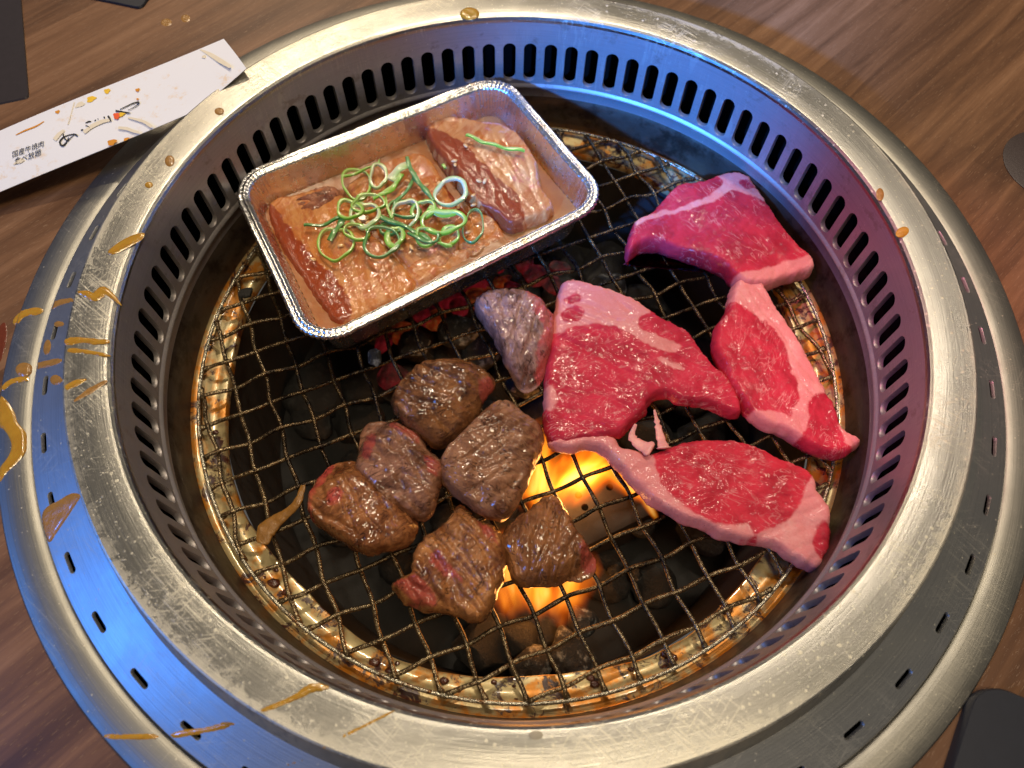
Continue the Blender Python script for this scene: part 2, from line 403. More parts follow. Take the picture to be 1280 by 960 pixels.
def meat_pork(name, ang, seed):
    M=Mat(name); v=M.mapv(M.coord(),loc=(seed*2.1,seed*3.3,0))
    sc=M.attr('sauce'); fib=M.noise(M.rotscale(v,ang,(0.35,1.8,1)),1.0,5,0.6,1.4); blot=M.noise(v,1.1,5,0.65); fine=M.noise(v,8,4,0.7)
    col=M.mix(M.step(fib,0.36,0.62),(0.43,0.12,0.030),(0.57,0.25,0.085))
    col=M.mix(M.step(blot,0.58,0.70),col,(0.50,0.13,0.07))
    glaze=M.step(M.noise(v,0.6,3,0.5),0.42,0.66)
    col=M.mix(M.mth('MULTIPLY',glaze,0.6),col,(0.55,0.20,0.035))
    s=M.step(M.mth('ADD',sc,M.mth('MULTIPLY',M.mth('SUBTRACT',blot,0.5),1.1)),0.18,0.46)
    col=M.mix(M.mth('MULTIPLY',s,0.92),col,M.mix(fine,(0.20,0.020,0.005),(0.30,0.045,0.008)))
    M.set(Base_Color=col,Subsurface_Weight=0.06,Subsurface_Scale=0.003)
    M.b.inputs['Subsurface Radius'].default_value=(1.0,0.35,0.2)
    n1=M.bump(M.mth('ADD',fib,M.mth('MULTIPLY',blot,0.8)),0.5,0.07); n2=M.bump(M.noise(v,4,4,0.65),0.6,0.04,n1)
    M.inp('Normal',n2); M.wet(v,n1,1.0,0.06,3.5,0.045); return M.m
def m_simple(name, col, rough=0.5, metal=0.0, bump=0.0, bs=6.0, vary=0.3, **kw):
    M=Mat(name); v=M.coord(); n=M.noise(v,bs,5,0.65)
    M.set(Base_Color=M.mix(n,tuple(c*(1+vary) for c in col),tuple(c*(1-vary) for c in col)),Roughness=rough,Metallic=metal,**kw)
    if bump: M.inp('Normal',M.bump(n,bump,0.08))
    return M.m
m_foil=Mat('crimped_foil'); _v=m_foil.coord(); _n=m_foil.noise(_v,4.0,4,0.6); _n2=m_foil.noise(_v,18,3,0.6)
_oil=m_foil.step(m_foil.noise(_v,1.3,4,0.65),0.56,0.70)
m_foil.set(Base_Color=m_foil.mix(m_foil.mth('MULTIPLY',_oil,0.5),(0.80,0.79,0.78),(0.72,0.42,0.12)),Metallic=1.0,Roughness=m_foil.mth('ADD',m_foil.mth('MULTIPLY',_n,0.22),0.14))
m_foil.inp('Normal',m_foil.bump(m_foil.mth('ADD',_n,m_foil.mth('MULTIPLY',_n2,0.4)),0.4,0.06)); m_foil=m_foil.m
M=Mat('spilled_marinade'); v=M.coord(); n=M.noise(v,2.2,5,0.65)
M.set(Base_Color=M.mix(n,(0.52,0.29,0.03),(0.30,0.13,0.008)),Roughness=0.16,Coat_Weight=0.8,Coat_Roughness=0.06,Subsurface_Weight=0.15,Subsurface_Scale=0.002)
M.inp('Normal',M.bump(M.noise(v,7,4,0.6),0.35,0.06)); m_sauce=M.m
m_sauce_d=m_simple('dark_dried_marinade',(0.30,0.15,0.035),0.22,0,0.4,5,0.4,Coat_Weight=0.6)
m_sauce_r=m_simple('reddish_marinade',(0.13,0.025,0.010),0.2,0,0.3,5,0.3,Coat_Weight=0.6)
M=Mat('marinade_pool'); v=M.coord(); n=M.noise(v,1.5,5,0.65)
M.set(Base_Color=M.mix(n,(0.40,0.15,0.025),(0.24,0.055,0.007)),Roughness=0.3,Coat_Weight=1.0,Coat_Roughness=0.03,Subsurface_Weight=0.3,Subsurface_Scale=0.004)
M.inp('Normal',M.bump(M.noise(v,2.5,3,0.6),0.25,0.08)); m_pool=M.m
M=Mat('scallion'); v=M.coord(); inn=M.attr('inner'); n=M.noise(v,5,3,0.6)
M.set(Base_Color=M.mix(inn,M.mix(n,(0.10,0.34,0.02),(0.26,0.50,0.04)),(0.50,0.66,0.20)),Roughness=0.28,Subsurface_Weight=0.25,Subsurface_Scale=0.002,Coat_Weight=0.5,Coat_Roughness=0.1); m_scal=M.m
M=Mat('dark_scallion'); v=M.coord(); inn=M.attr('inner'); n=M.noise(v,5,3,0.6)
M.set(Base_Color=M.mix(M.mth('MULTIPLY',inn,0.5),M.mix(n,(0.025,0.14,0.03),(0.07,0.25,0.05)),(0.28,0.46,0.14)),Roughness=0.28,Coat_Weight=0.5,Coat_Roughness=0.1); m_scal_d=M.m
M=Mat('pale_scallion'); v=M.coord(); inn=M.attr('inner'); n=M.noise(v,5,3,0.6)
M.set(Base_Color=M.mix(inn,M.mix(n,(0.30,0.50,0.12),(0.48,0.60,0.26)),(0.66,0.68,0.42)),Roughness=0.25,Subsurface_Weight=0.3,Subsurface_Scale=0.002,Coat_Weight=0.5,Coat_Roughness=0.1); m_scal_p=M.m
m_seed=m_simple('toasted_sesame',(0.72,0.42,0.16),0.35,0,0.1,12,0.15,Coat_Weight=0.4)
def m_coal_(name, glow=0.0, ash=0.3, gc=(1.0,0.07,0.05)):
    M=Mat(name); v=M.coord(); n=M.noise(v,1.6,6,0.7); n2=M.noise(v,5,5,0.75)
    col=M.mix(M.mth('MULTIPLY',M.step(n,0.5,0.7),ash),(0.018,0.017,0.016),(0.36,0.36,0.33))
    M.set(Base_Color=col,Roughness=0.75)
    if glow>0:
        M.inp('Emission Color',M.mix(M.step(n2,0.4,0.7),(gc[0],gc[1]*0.4,gc[2]*0.5),(1.0,0.30,0.06) if gc[2]<0.04 else gc))
        M.inp('Emission Strength',M.mth('MULTIPLY',M.step(M.noise(v,0.9,3,0.6),0.30,0.75),glow))
    M.inp('Normal',M.bump(M.mth('ADD',n,M.mth('MULTIPLY',n2,0.5)),0.8,0.2)); return M.m
m_coal=m_coal_('charcoal',0.0,0.08); m_ash=m_coal_('ashen_charcoal',0,0.95)
m_ember=m_coal_('glowing_ember',0.16,0.15,(0.60,0.03,0.05)); m_ember_o=m_coal_('orange_ember',0.14,0.15,(1.0,0.16,0.012))
m_box=m_simple('soot_black_firebox',(0.010,0.009,0.008),0.8,0.0,0.6,1.5,0.5)
m_burner=m_simple('heat_browned_steel',(0.03,0.022,0.016),0.6,0.2,0.2,2.0,0.35)
m_hole=m_simple('shade_black_hole',(0.004,0.004,0.004),1.0)  # near-black without gloss, puts the shade inside vents, duct and holes into colour
m_hole.node_tree.nodes['Principled BSDF'].inputs['Specular IOR Level'].default_value=0.0

# ------------------------------------------------------------------ STRUCTURE: table with a round cut-out
PROFILE=[(15.0,0.0),(16.76,0.1),(17.20,-1.36),(17.21,-1.38),(18.94,-1.93),(19.0,-2.28),(19.3,-2.05),(20.25,-2.08),(20.3,-2.2)]
TZ=-2.2
def surf_z(r):
    if r>20.3: return TZ
    return float(np.interp(r,[p[0] for p in PROFILE],[p[1] for p in PROFILE]))
def on_surf(px,py,lift=0.0):
    z=0.0
    for _ in range(14):
        q=at(px,py,z); z=0.5*z+0.5*surf_z(math.hypot(q[0],q[1]))
    q=at(px,py,z); return (q[0],q[1],z+lift)
V,F=lathe([(20.1,TZ-0.02-3),(20.1,TZ-0.0),(30,TZ),(60,TZ),(160,TZ)],96)
tbl=mesh_obj('table',V,F,m_wood,auto=0.5); prop(tbl,kind='structure',label='dark walnut-grain table top around the grill')

# ------------------------------------------------------------------ GRILL
grill=empty('barbecue_grill',(0,0,TZ),'round stainless steel table grill with slotted inner wall and stepped rim','grill')
fil=[(15.17,-0.32),(15.14,-0.2),(15.07,-0.09),(15.0,-0.02),(14.98,0.0)]
# (lip curls over: wall radius 15.17)
V,F=lathe([(15.17,-0.36),(15.165,-0.22),(15.21,-0.1),(15.30,-0.03),(15.42,0.0),(16.0,0.05),(16.68,0.10),(16.74,0.08),(16.77,0.03),(16.80,-0.05),(16.98,-0.65),(17.16,-1.26),(17.22,-1.40)],360)
mesh_obj('top_plate',V,F,m_plate,grill,auto=0.35)
# vent ring: sloping band with 48 real slots
def band_with_slots(fmap, nslots, off_deg, t0, t1, half_w, y0, y1, along, thick, ycuts):
    """unrolled strip (u = angle, v = 0..L); each slot is a stadium hole. fmap(u,v,depth)->xyz"""
    V=[];F=[]
    pitch=2*math.pi/nslots; K=10
    def addring(c):
        # stadium outline; coordinates (u offset in cm-ish via scale, v)
        out=[]
        if along=='v':   # long axis along v
            for k in range(K+1):
                a=math.pi*k/K; out.append((half_w*math.cos(a), y1-half_w+half_w*math.sin(a)))
            for k in range(K+1):
                a=math.pi+math.pi*k/K; out.append((half_w*math.cos(a), y0+half_w+half_w*math.sin(a)))
        else:
            L=(t1-t0)/2
            for k in range(K+1):
                a=-math.pi/2+math.pi*k/K; out.append((L-half_w+half_w*math.cos(a), (y0+y1)/2+half_w*math.sin(a)))
            for k in range(K+1):
                a=math.pi/2+math.pi*k/K; out.append((-L+half_w+half_w*math.cos(a), (y0+y1)/2+half_w*math.sin(a)))
        return out
    return addring
def slotted_band(R_of_v, z_of_v, Lv, nslots, off_deg, hw, hl, vc, axis, depth, nout, nfull=True):
    """strip of revolution; cell per slot triangulated by cdt. nout = (nr,nz) inward push direction for slot walls"""
    V=[];F=[]; pitch=2*math.pi/nslots; Rm=R_of_v(vc)
    K=8; ring=[]
    if axis=='v':
        for k in range(K+1): a=math.pi*k/K; ring.append((hw*math.cos(a), vc+hl-hw+hw*math.sin(a)))
        for k in range(K+1): a=math.pi+math.pi*k/K; ring.append((hw*math.cos(a), vc-hl+hw+hw*math.sin(a)))
    else:
        for k in range(K+1): a=-math.pi/2+math.pi*k/K; ring.append((hl-hw+hw*math.cos(a), vc+hw*math.sin(a)))
        for k in range(K+1): a=math.pi/2+math.pi*k/K; ring.append((-hl+hw+hw*math.cos(a), vc+hw*math.sin(a)))
    W2=pitch*Rm/2
    nx=6; ny=5
    outer=[(-W2+2*W2*i/nx,0.0) for i in range(nx)]+[(W2,Lv*i/ny) for i in range(ny)]+[(W2-2*W2*i/nx,Lv) for i in range(nx)]+[(-W2,Lv-Lv*i/ny) for i in range(ny)]
    pts=[Vector(p) for p in outer+ring]
    no=len(outer); nr=len(ring)
    edges=[(i,(i+1)%no) for i in range(no)]+[(no+i,no+(i+1)%nr) for i in range(nr)]
    r=delaunay_2d_cdt(pts,edges,[],0,1e-6)
    vs=[(p.x,p.y) for p in r[0]]; tris=[]
    ringnp=np.array(ring)
    for f in r[2]:
        c=np.mean([vs[i] for i in f],axis=0)
        if sdist(np.array([c]),ringnp)[0]<0: tris.append(tuple(f))
    idx_ring=[min(range(len(vs)),key=lambda j:(vs[j][0]-p[0])**2+(vs[j][1]-p[1])**2) for p in ring]
    for s in range(nslots):
        a0=math.radians(off_deg)+s*pitch; base=len(V)
        for (u,v) in vs:
            a=a0+u/Rm; R=R_of_v(v); V.append((R*math.cos(a),R*math.sin(a),z_of_v(v)))
        for f in tris: F.append(tuple(base+i for i in f))
        # rolled slot edge, going back behind the sheet
        prev=[base+i for i in idx_ring]
        cu,cv=0.0,vc
        for (ins,dp) in ((0.015,0.03),(0.03,0.10),(0.03,depth)):
            cur=[]
            for (u,v) in ring:
                d=math.hypot(u-cu,v-cv)+1e-6; uu=u-(u-cu)/d*ins; vv=v-(v-cv)/d*ins
                a=a0+uu/Rm; R=R_of_v(vv)+nout[0]*dp
                V.append((R*math.cos(a),R*math.sin(a),z_of_v(vv)+nout[1]*dp)); cur.append(len(V)-1)
            for k in range(nr):
                k2=(k+1)%nr; F.append((prev[k],prev[k2],cur[k2],cur[k]))
            prev=cur
    me=bpy.data.meshes.new('tmp')
    return V,F
L1=math.hypot(18.94-17.19,0.57)
V,F=slotted_band(lambda v:17.19+(18.94-17.19)*v/L1, lambda v:-1.36-0.57*v/L1, L1, 48, -1.5, 0.12, 0.42, L1*(18.44-17.19)/(18.94-17.19), 'u', 0.12, (-0.5,-0.86))
vr=mesh_obj('vent_ring',V,F,m_vent,grill,auto=0.7)
V,F=lathe([(18.94,-1.93),(18.97,-1.96),(18.98,-2.02),(18.93,-2.12)],300); mesh_obj('vent_ring_hem',V,F,m_vent,grill)
V,F=lathe([(18.80,-2.34),(18.98,-2.28),(19.08,-2.18),(19.20,-2.11),(19.40,-2.07),(19.80,-2.06),(20.24,-2.09),(20.29,-2.11),(20.30,-2.2)],360)
mesh_obj('outer_flange',V,F,m_flange,grill,auto=1.2)
V,F=lathe([(17.0,-1.5),(17.0,-2.6),(18.9,-2.6)],120); mesh_obj('vent_channel',V,F,m_hole,grill)  # channel blackened so the slots read as shaded
# inner wall with 92 slots; v measured downwards
V,F=slotted_band(lambda v:15.17, lambda v:-0.36-v, 3.55, 92, 90.15, 0.32, 1.12, 2.27-0.0+0.0, 'v', 0.22, (1,0))
mesh_obj('slotted_wall',V,F,m_wall,grill,auto=0.6)
V,F=lathe([(15.17,-3.91),(15.13,-3.97),(15.08,-4.03),(15.06,-4.10),(15.09,-4.18),(15.16,-4.22),(15.2,-4.3),(15.2,-4.75)],300)
mesh_obj('wall_bead',V,F,m_wall,grill,auto=1.0)
V,F=lathe([(15.25,-4.7),(15.16,-4.9),(15.10,-5.3),(15.06,-6.0),(14.98,-6.7)],240); mesh_obj('inner_trough',V,F,m_trough,grill)
# duct seen through the slots: near-black colour supplies the shade inside
V,F=lathe([(15.22,-4.75),(16.4,-4.8),(16.6,-4.6),(16.6,-0.55),(15.3,-0.5)],180); mesh_obj('exhaust_duct',V,F,m_hole,grill,auto=0.7)

pan=empty('drip_pan',(0,0,-7.2),'golden oily ring shaped drip pan with burnt spots under the net','drip pan')
prof=[(14.98,-6.6),(14.9,-6.72),(14.78,-6.76),(14.45,-6.80),(14.3,-7.0),(13.9,-7.08),(13.66,-7.02),(13.62,-7.06),(13.64,-7.5)]
V,F=lathe(prof,360)
V=np.array(V); rr=np.hypot(V[:,0],V[:,1]); th=np.arctan2(V[:,1],V[:,0])
for i in range(len(V)):
    n=nz(V[i,0]*0.5,V[i,1]*0.5,1.3)*0.03+nz(V[i,0]*0.2,V[i,1]*0.2,5)*0.04
    V[i,2]+=n
    if rr[i]<13.8:
        k=1+0.010*math.cos(8*(th[i]+0.3))+0.004*nz(V[i,0],V[i,1],3); V[i,0]*=k; V[i,1]*=k
mesh_obj('pan_ring',V,F,m_pan,pan,auto=1.0)
rnd=random.Random(5)
bv=[];bf=[]
for k in range(46):
    a=math.radians(rnd.uniform(-135,-60)) if k<26 else rnd.uniform(0,6.283); r=rnd.uniform(13.75,14.7)
    c=np.array([r*math.cos(a),r*math.sin(a),-7.0]); s=rnd.uniform(0.06,0.22); b=len(bv)
    for i in range(5):
        for j in range(7):
            ph=math.pi/2*i/4; t=2*math.pi*j/7; q=1+0.35*nz(k*3.1+j,i*1.7,0)
            bv.append(c+np.array([s*q*math.cos(ph)*math.cos(t)*1.4,s*q*math.cos(ph)*math.sin(t),s*0.6*math.sin(ph)]))
    for i in range(4):
        for j in range(7): bf.append((b+i*7+j,b+i*7+(j+1)%7,b+(i+1)*7+(j+1)%7,b+(i+1)*7+j))
burnt=mesh_obj('burnt_residue',bv,bf,m_simple('burnt_residue',(0.07,0.018,0.008),0.18,0,0.6,6,0.5,Coat_Weight=0.6),pan); burnt['kind']='stuff'

fire=empty('firebox',(0,0,-15),'soot black round firebox below the wire net','firebox')
V,F=lathe([(13.70,-7.45),(13.75,-9),(13.2,-14.5)],96); mesh_obj('firebox_wall',V,F,m_box,fire)
V,F=lathe([(13.25,-14.4),(7,-14.5),(0.01,-14.5)],64); mesh_obj('firebox_floor',V,F,m_box,fire)

# burner cover: folded steel strip with punched holes, seen through the net
bc=at(745,628,-10.2)
bur=empty('burner_cover',(bc[0],bc[1],-11.6),'heat browned steel burner cover with small round holes under the flame','burner cover')
ang=math.radians(28); ca,sa=math.cos(ang),math.sin(ang)
def loc2(u,v,z): return (bc[0]+u*ca-v*sa, bc[1]+u*sa+v*ca, z)
pr=[(-1.9,-13.4),(-1.75,-10.7),(-1.6,-10.32),(-1.3,-10.2),(1.3,-10.2),(1.6,-10.32),(1.75,-10.7),(1.9,-13.4)]
V=[];F=[]
for i,u in enumerate((-2.6,-2.5,0,2.9,3.0)):
    for (v,z) in pr: V.append(loc2(u,v,z-(0.15 if i in (0,4) else 0)))
for i in range(4):
    for j in range(7): F.append((i*8+j,i*8+j+1,(i+1)*8+j+1,(i+1)*8+j))
F.append(tuple(range(8))); F.append(tuple(range(32,40)))
mesh_obj('cover_plate',V,F,m_burner,bur,auto=0.5)
for (px,py) in ((723,619),(731,634),(762,609)):
    q=at(px,py,-10.19); V=[];F=[]
    for k in range(14): V.append((q[0]+0.13*math.cos(k*math.tau/14),q[1]+0.13*math.sin(k*math.tau/14),-10.19))
    for k in range(14): V.append((q[0]+0.17*math.cos(k*math.tau/14),q[1]+0.17*math.sin(k*math.tau/14),-10.185))
    F=[tuple(range(14))]+[(k,(k+1)%14,14+(k+1)%14,14+k) for k in range(14)]
    mesh_obj('punched_hole_shade',V,F,m_hole,bur,smooth=False)

# ------------------------------------------------------------------ charcoal lumps
def lump(name, c, r, material, seed, label, group, flat=0.75, kindc='charcoal', angular=0.28):
    bm=bmesh.new(); bmesh.ops.create_icosphere(bm,subdivisions=3,radius=1.0)
    rs=random.Random(seed); ax=(rs.uniform(0.8,1.25),rs.uniform(0.75,1.1),flat)
    planes=[]
    for _ in range(9):
        d=Vector((rs.gauss(0,1),rs.gauss(0,1),rs.gauss(0,1))).normalized(); planes.append((d,rs.uniform(0.62,0.85)))
    for v in bm.verts:
        p=v.co.copy()
        for d,h in planes:
            k=p.dot(d)
            if k>h: p-=d*(k-h)
        p*=1+0.10*noise.noise(p*2.5+Vector((seed,0,0)))
        v.co=Vector((p.x*ax[0],p.y*ax[1],p.z*ax[2]))*r*S
    bmesh.ops.rotate(bm,verts=bm.verts,matrix=Matrix.Rotation(rs.uniform(0,6.28),3,'Z'))
    me=bpy.data.meshes.new(name); bm.to_mesh(me); bm.free(); me.materials.append(material)
    me.polygons.foreach_set('use_smooth',[True]*len(me.polygons))
    try: me.set_sharp_from_angle(angle=0.6)
    except Exception: pass
    o=bpy.data.objects.new(name,me); NOCOL.objects.link(o); o.location=Vector(c)*S
    prop(o,label,kindc,group); return o
GC='pieces of charcoal under the net'
rnd=random.Random(11)
k=0
for gx in np.arange(-11.5,12,2.7):
    for gy in np.arange(-11.5,12,2.7):
        x=gx+rnd.uniform(-0.6,0.6); y=gy+rnd.uniform(-0.6,0.6)
        if math.hypot(x,y)>12.0: continue
        if abs((x-bc[0])*ca+(y-bc[1])*sa)<3.6 and abs(-(x-bc[0])*sa+(y-bc[1])*ca)<2.6: continue
        if x<-3.5 and y<4: z=-14.0
        else: z=-13.2+rnd.uniform(-0.4,0.4)
        k+=1
        lump('charcoal_lump',(x,y,z),rnd.uniform(1.25,1.75),m_coal,k,'black unlit charcoal lump lying in shadow in the firebox',GC)
for (px,py,z,r,m,lab) in (
    (515,432,-10.5,1.0,m_ash,'grey ash covered charcoal left of the folded brown meat cube'),
    (492,470,-10.5,0.8,m_ember,'dull red charcoal beside the charred scrap left of the brown cube'),
    (520,505,-10.6,1.1,m_ash,'grey charcoal lump showing below the net left of the brown cube'),
    (575,415,-10.2,1.1,m_ash,'grey charcoal lump right above the top brown cube'),
    (600,440,-10.8,1.0,m_ash,'grey charcoal lump right of the top brown cube'),
    (655,480,-10.2,1.1,m_ash,'light brown ashy charcoal just above the flame'),
    (760,360,-10.8,1.3,m_ash,'grey charcoal seen through the net above the large raw steak'),
    (665,830,-11.0,1.0,m_ash,'pale ash covered charcoal lump near the lower edge of the net'),
    (715,818,-11.0,1.4,m_ash,'large pale ashy charcoal lump at the bottom centre of the net'),
    (730,775,-11.4,0.8,m_ash,'small pale ash heap below the lower flame'),
    (650,800,-11.6,1.0,m_coal,'brown tinged charcoal below the lower flame'),
    (795,719,-11.4,0.42,m_ash,'small bright ash flake right of the thin brown slice'),
    (768,712,-11.4,0.34,m_ash,'smaller bright ash flake right of the thin brown slice'),
    (800,655,-11.2,0.9,m_coal,'charcoal lump to the right of the burner cover'),
    ): lump('charcoal_lump',at(px,py,z),r,m,int(px*7+py),lab,GC)
for (px,py,r,m,lab) in (
    (668,345,0.62,m_ember,'glowing pink red ember just right of the tray wall'),
    (692,358,0.5,m_ember,'small pink red ember between the raw steak and the tray'),
    (640,362,0.55,m_ember,'red ember above the greyish pink meat cube'),
    (655,330,0.5,m_ember,'red ember right under the tray edge'),
    (628,352,0.45,m_ember_o,'orange ember close to the tray wall'),
    (600,372,0.55,m_ember_o,'dim orange ember between tray wall and grey pink cube'),
    (575,385,0.6,m_ember,'dark red ember under the tray front wall'),
    (545,398,0.55,m_ember_o,'orange ember below the middle of the tray'),
    (505,415,0.6,m_ember_o,'orange ember below the left part of the tray front'),
    (480,425,0.5,m_ember,'dull red ember beside the charred scrap'),
    (620,330,0.5,m_ember,'red ember hidden partly by the tray front wall'),
    (590,350,0.7,m_ember,'broad red ember in the shadow of the tray'),
    (560,372,0.6,m_ember,'deep red ember in the shadow of the tray'),
    (530,392,0.6,m_ember,'deep red ember left under the tray'),
    (700,335,0.45,m_ember,'faint pink ember at the corner of the tray')):
    lump('glowing_ember',at(px,py,-10.6),r*1.3,m,int(px*3+py),lab,'glowing embers under the tray',0.6,'ember')

# ------------------------------------------------------------------ NET
NZ=-6.27
net=empty('grill_net',(0,0,NZ),'round crimped wire grill net with scorched crossing wires','grill net')
NR=14.5; WR=0.094
a=np.linspace(0,2*math.pi,240,endpoint=False)
V,F=tube(np.c_[NR*np.cos(a),NR*np.sin(a),np.full(240,NZ-0.02)],0.085,8,closed=True); mesh_obj('rim_wire',V,F,m_rim,net)
A25=math.radians(25.0); e1=np.array([math.cos(A25),math.sin(A25)]); e2=np.array([-math.sin(A25),math.cos(A25)])
PT=1.42; offs1=[-4.92+PT*i for i in range(-7,14)]; offs2=[0.33+PT*i for i in range(-11,11)]
def wire_path(fixed, d, nrm, crossing, parity, seed):
    half=math.sqrt(max(NR**2-fixed**2,0)); s=np.arange(-half,half+0.001,PT/9)
    pts=[]
    for t in s:
        ph=math.pi*(t-crossing)/PT
        z=NZ+(-1)**parity*WR*0.95*math.cos(ph)
        lat=0.055*math.sin(ph*1.0+1.3)+0.07*nz(t*0.22,seed*3.3,0.4)+0.03*nz(t*1.1,seed*1.3,7)
        rr=max(0,half-abs(t)); z+=0.05*nz(t*0.3,seed*0.9,3)
        p=d*t+nrm*(fixed+lat*min(1,rr))
        if rr<0.25: z=NZ+0.05-(0.25-rr)*0.9
        pts.append((p[0],p[1],z))
    return pts
for fam,(offs,d,nn,cr) in enumerate(((offs1,e1,e2,0.33),(offs2,e2,e1,-4.92))):
    for i,o in enumerate(offs):
        if abs(o)>NR-0.35: continue
        pth=wire_path(o,d,nn,cr,(i+fam+1)%2 if fam==0 else (i)%2,i+fam*40)
        if len(pth)<4: continue
        pth=np.array(pth)
        rad=WR*(1+0.18*np.array([nz(q[0]*1.7,q[1]*1.7,fam) for q in pth]))
        rad[0]=rad[1]=rad[-1]=rad[-2]=WR*1.5
        V,F=tube(pth,rad,7); mesh_obj('wire',V,F,m_wire,net)

# ------------------------------------------------------------------ slabs of meat
def slab(name, poly, ztop, zbot, material, label, cat, group, fats=(), fname='fat', red=(), edge=0.35, bulge=0.10, wr=0.05, wang=0.5, wfreq=2.2,
         und=0.10, seed=0, step=0.085, tilt=(0,0), jag=0.055, parent_name=None, inset=0.12, zfun=None, soft=0.17, make_parent=False, puff=0.0, grow=0.0):
    P0=np.array([at(x,y,ztop)[:2] for x,y in poly])
    ol=catmull(P0,True,0.09)
    rs=np.random.RandomState(seed)
    # outline wobble
    c=ol.mean(axis=0); nx_=np.roll(ol,-1,axis=0)-np.roll(ol,1,axis=0); nrm=np.c_[nx_[:,1],-nx_[:,0]]; nrm/=np.linalg.norm(nrm,axis=1)[:,None]+1e-9
    if np.mean(np.sum((ol-c)*nrm,axis=1))<0: nrm=-nrm
    w=np.array([jag*(nz(q[0]*3,q[1]*3,seed)+0.6*nz(q[0]*9,q[1]*9,seed+5)) for q in ol])
    ol=ol+nrm*(w[:,None]+grow)
    lo=ol.min(0); hi=ol.max(0)
    gx,gy=np.meshgrid(np.arange(lo[0],hi[0],step),np.arange(lo[1],hi[1],step)); G=np.c_[gx.ravel(),gy.ravel()]
    G=G+rs.uniform(-0.2,0.2,G.shape)*step
    d=sdist(G,ol); G=G[d>0.06]
    pts=[Vector(p) for p in ol]+[Vector(p) for p in G]; n0=len(ol)
    r=delaunay_2d_cdt(pts,[(i,(i+1)%n0) for i in range(n0)],[],1,1e-7)
    vs=np.array([(p.x,p.y) for p in r[0]]); tris=[tuple(f) for f in r[2]]
    src=r[3]; 
    bidx=[None]*n0
    for j,lst in enumerate(src):
        for q in lst:
            if q<n0: bidx[q]=j
    bidx=[b for b in bidx if b is not None]; nb=len(bidx)
    D=np.maximum(sdist(vs,ol),0)
    h=np.where(D<edge, edge-np.sqrt(np.maximum(edge**2-(edge-np.minimum(D,edge))**2,0)),0.0)
    ca_,sa_=math.cos(wang),math.sin(wang)
    ww=np.empty(len(vs))
    for i,(x,y) in enumerate(vs):
        u=x*ca_+y*sa_; v=-x*sa_+y*ca_
        f=abs(nz(u*0.5*wfreq/2+seed,v*wfreq,seed*1.7)); f2=nz(x*5+seed,y*5,2)
        ww[i]=-wr*1.6*(1-min(1,f*4))+wr*0.5*f2+und*nz(x*0.45,y*0.45,seed+9)*1.3
    Z=ztop-h*1.0+ww*np.minimum(1,D/0.15+0.25)
    Z+=puff*(1-np.exp(-D/0.7))-puff*0.8
    if puff>0:
        # facets: a few slanted planes cut the lump
        rs2=np.random.RandomState(seed+50)
        for _ in range(5):
            a_=rs2.uniform(0,6.28); q=(vs[:,0]-c[0])*math.cos(a_)+(vs[:,1]-c[1])*math.sin(a_)
            lim=rs2.uniform(0.35,0.7)*np.abs(q).max(); Z-=np.maximum(0,q-lim)*rs2.uniform(0.25,0.7)
    Z+=tilt[0]*(vs[:,0]-c[0])+tilt[1]*(vs[:,1]-c[1])
    if zfun is not None: Z+=zfun(vs[:,0],vs[:,1])
    Z=np.maximum(Z,zbot+0.12)
    V=[(x,y,z) for (x,y),z in zip(vs,Z)]; F=list(tris)
    prev=bidx; Rk=6
    bn=[]; 
    bl=vs[bidx]; t=np.roll(bl,-1,axis=0)-np.roll(bl,1,axis=0); bn=np.c_[t[:,1],-t[:,0]]; bn/=np.linalg.norm(bn,axis=1)[:,None]+1e-9
    if np.mean(np.sum((bl-c)*bn,axis=1))<0: bn=-bn
    at_f=None
    extra=[]
    for k in range(1,Rk+1):
        f=k/Rk; cur=[]
        for j,b in enumerate(bidx):
            zt=Z[b]; z=zt+(zbot-zt)*f
            off=bulge*math.sin(math.pi*min(1,f*1.1))*(1+0.8*nz(bl[j][0]*2,bl[j][1]*2,f*3+seed)) - inset*max(0,f-0.55)/0.45
            V.append((bl[j][0]+bn[j][0]*off,bl[j][1]+bn[j][1]*off,z)); cur.append(len(V)-1); extra.append(b)
        for j in range(nb):
            j2=(j+1)%nb; F.append((prev[j],prev[j2],cur[j2],cur[j]))
        prev=cur
    F.append(tuple(prev))
    A=np.zeros(len(V))
    VV=np.array(V)[:,:2]
    QW=np.array([(0.13*nz(x*1.7,y*1.7,seed+20)+0.07*nz(x*5,y*5,seed),0.13*nz(x*1.7,y*1.7,seed+31)+0.07*nz(x*5,y*5,seed+4)) for x,y in vs])
    a_top=np.zeros(len(vs))
    for pg in fats:
        fp=catmull(np.array([at(x,y,ztop)[:2] for x,y in pg]),True,0.25)
        a_top=np.maximum(a_top,smooth(-soft-0.02,soft+0.02,sdist(vs+QW,fp)))
    for pg in red:
        fp=catmull(np.array([at(x,y,ztop)[:2] for x,y in pg]),True,0.25)
        a_top=np.minimum(a_top,1-smooth(-soft,soft,sdist(vs+QW,fp)))
    A[:len(vs)]=a_top
    A[len(vs):]=a_top[np.array(extra)]
    org=(float(c[0]),float(c[1]),zbot)
    if make_parent:
        e=empty(name,org,label,cat,group)
        o=mesh_obj('meat_body',V,F,material,e,attrs={fname:A}); return e
    o=mesh_obj(name,V,F,material,origin=org,attrs={fname:A}); prop(o,label,cat,group)
    return o

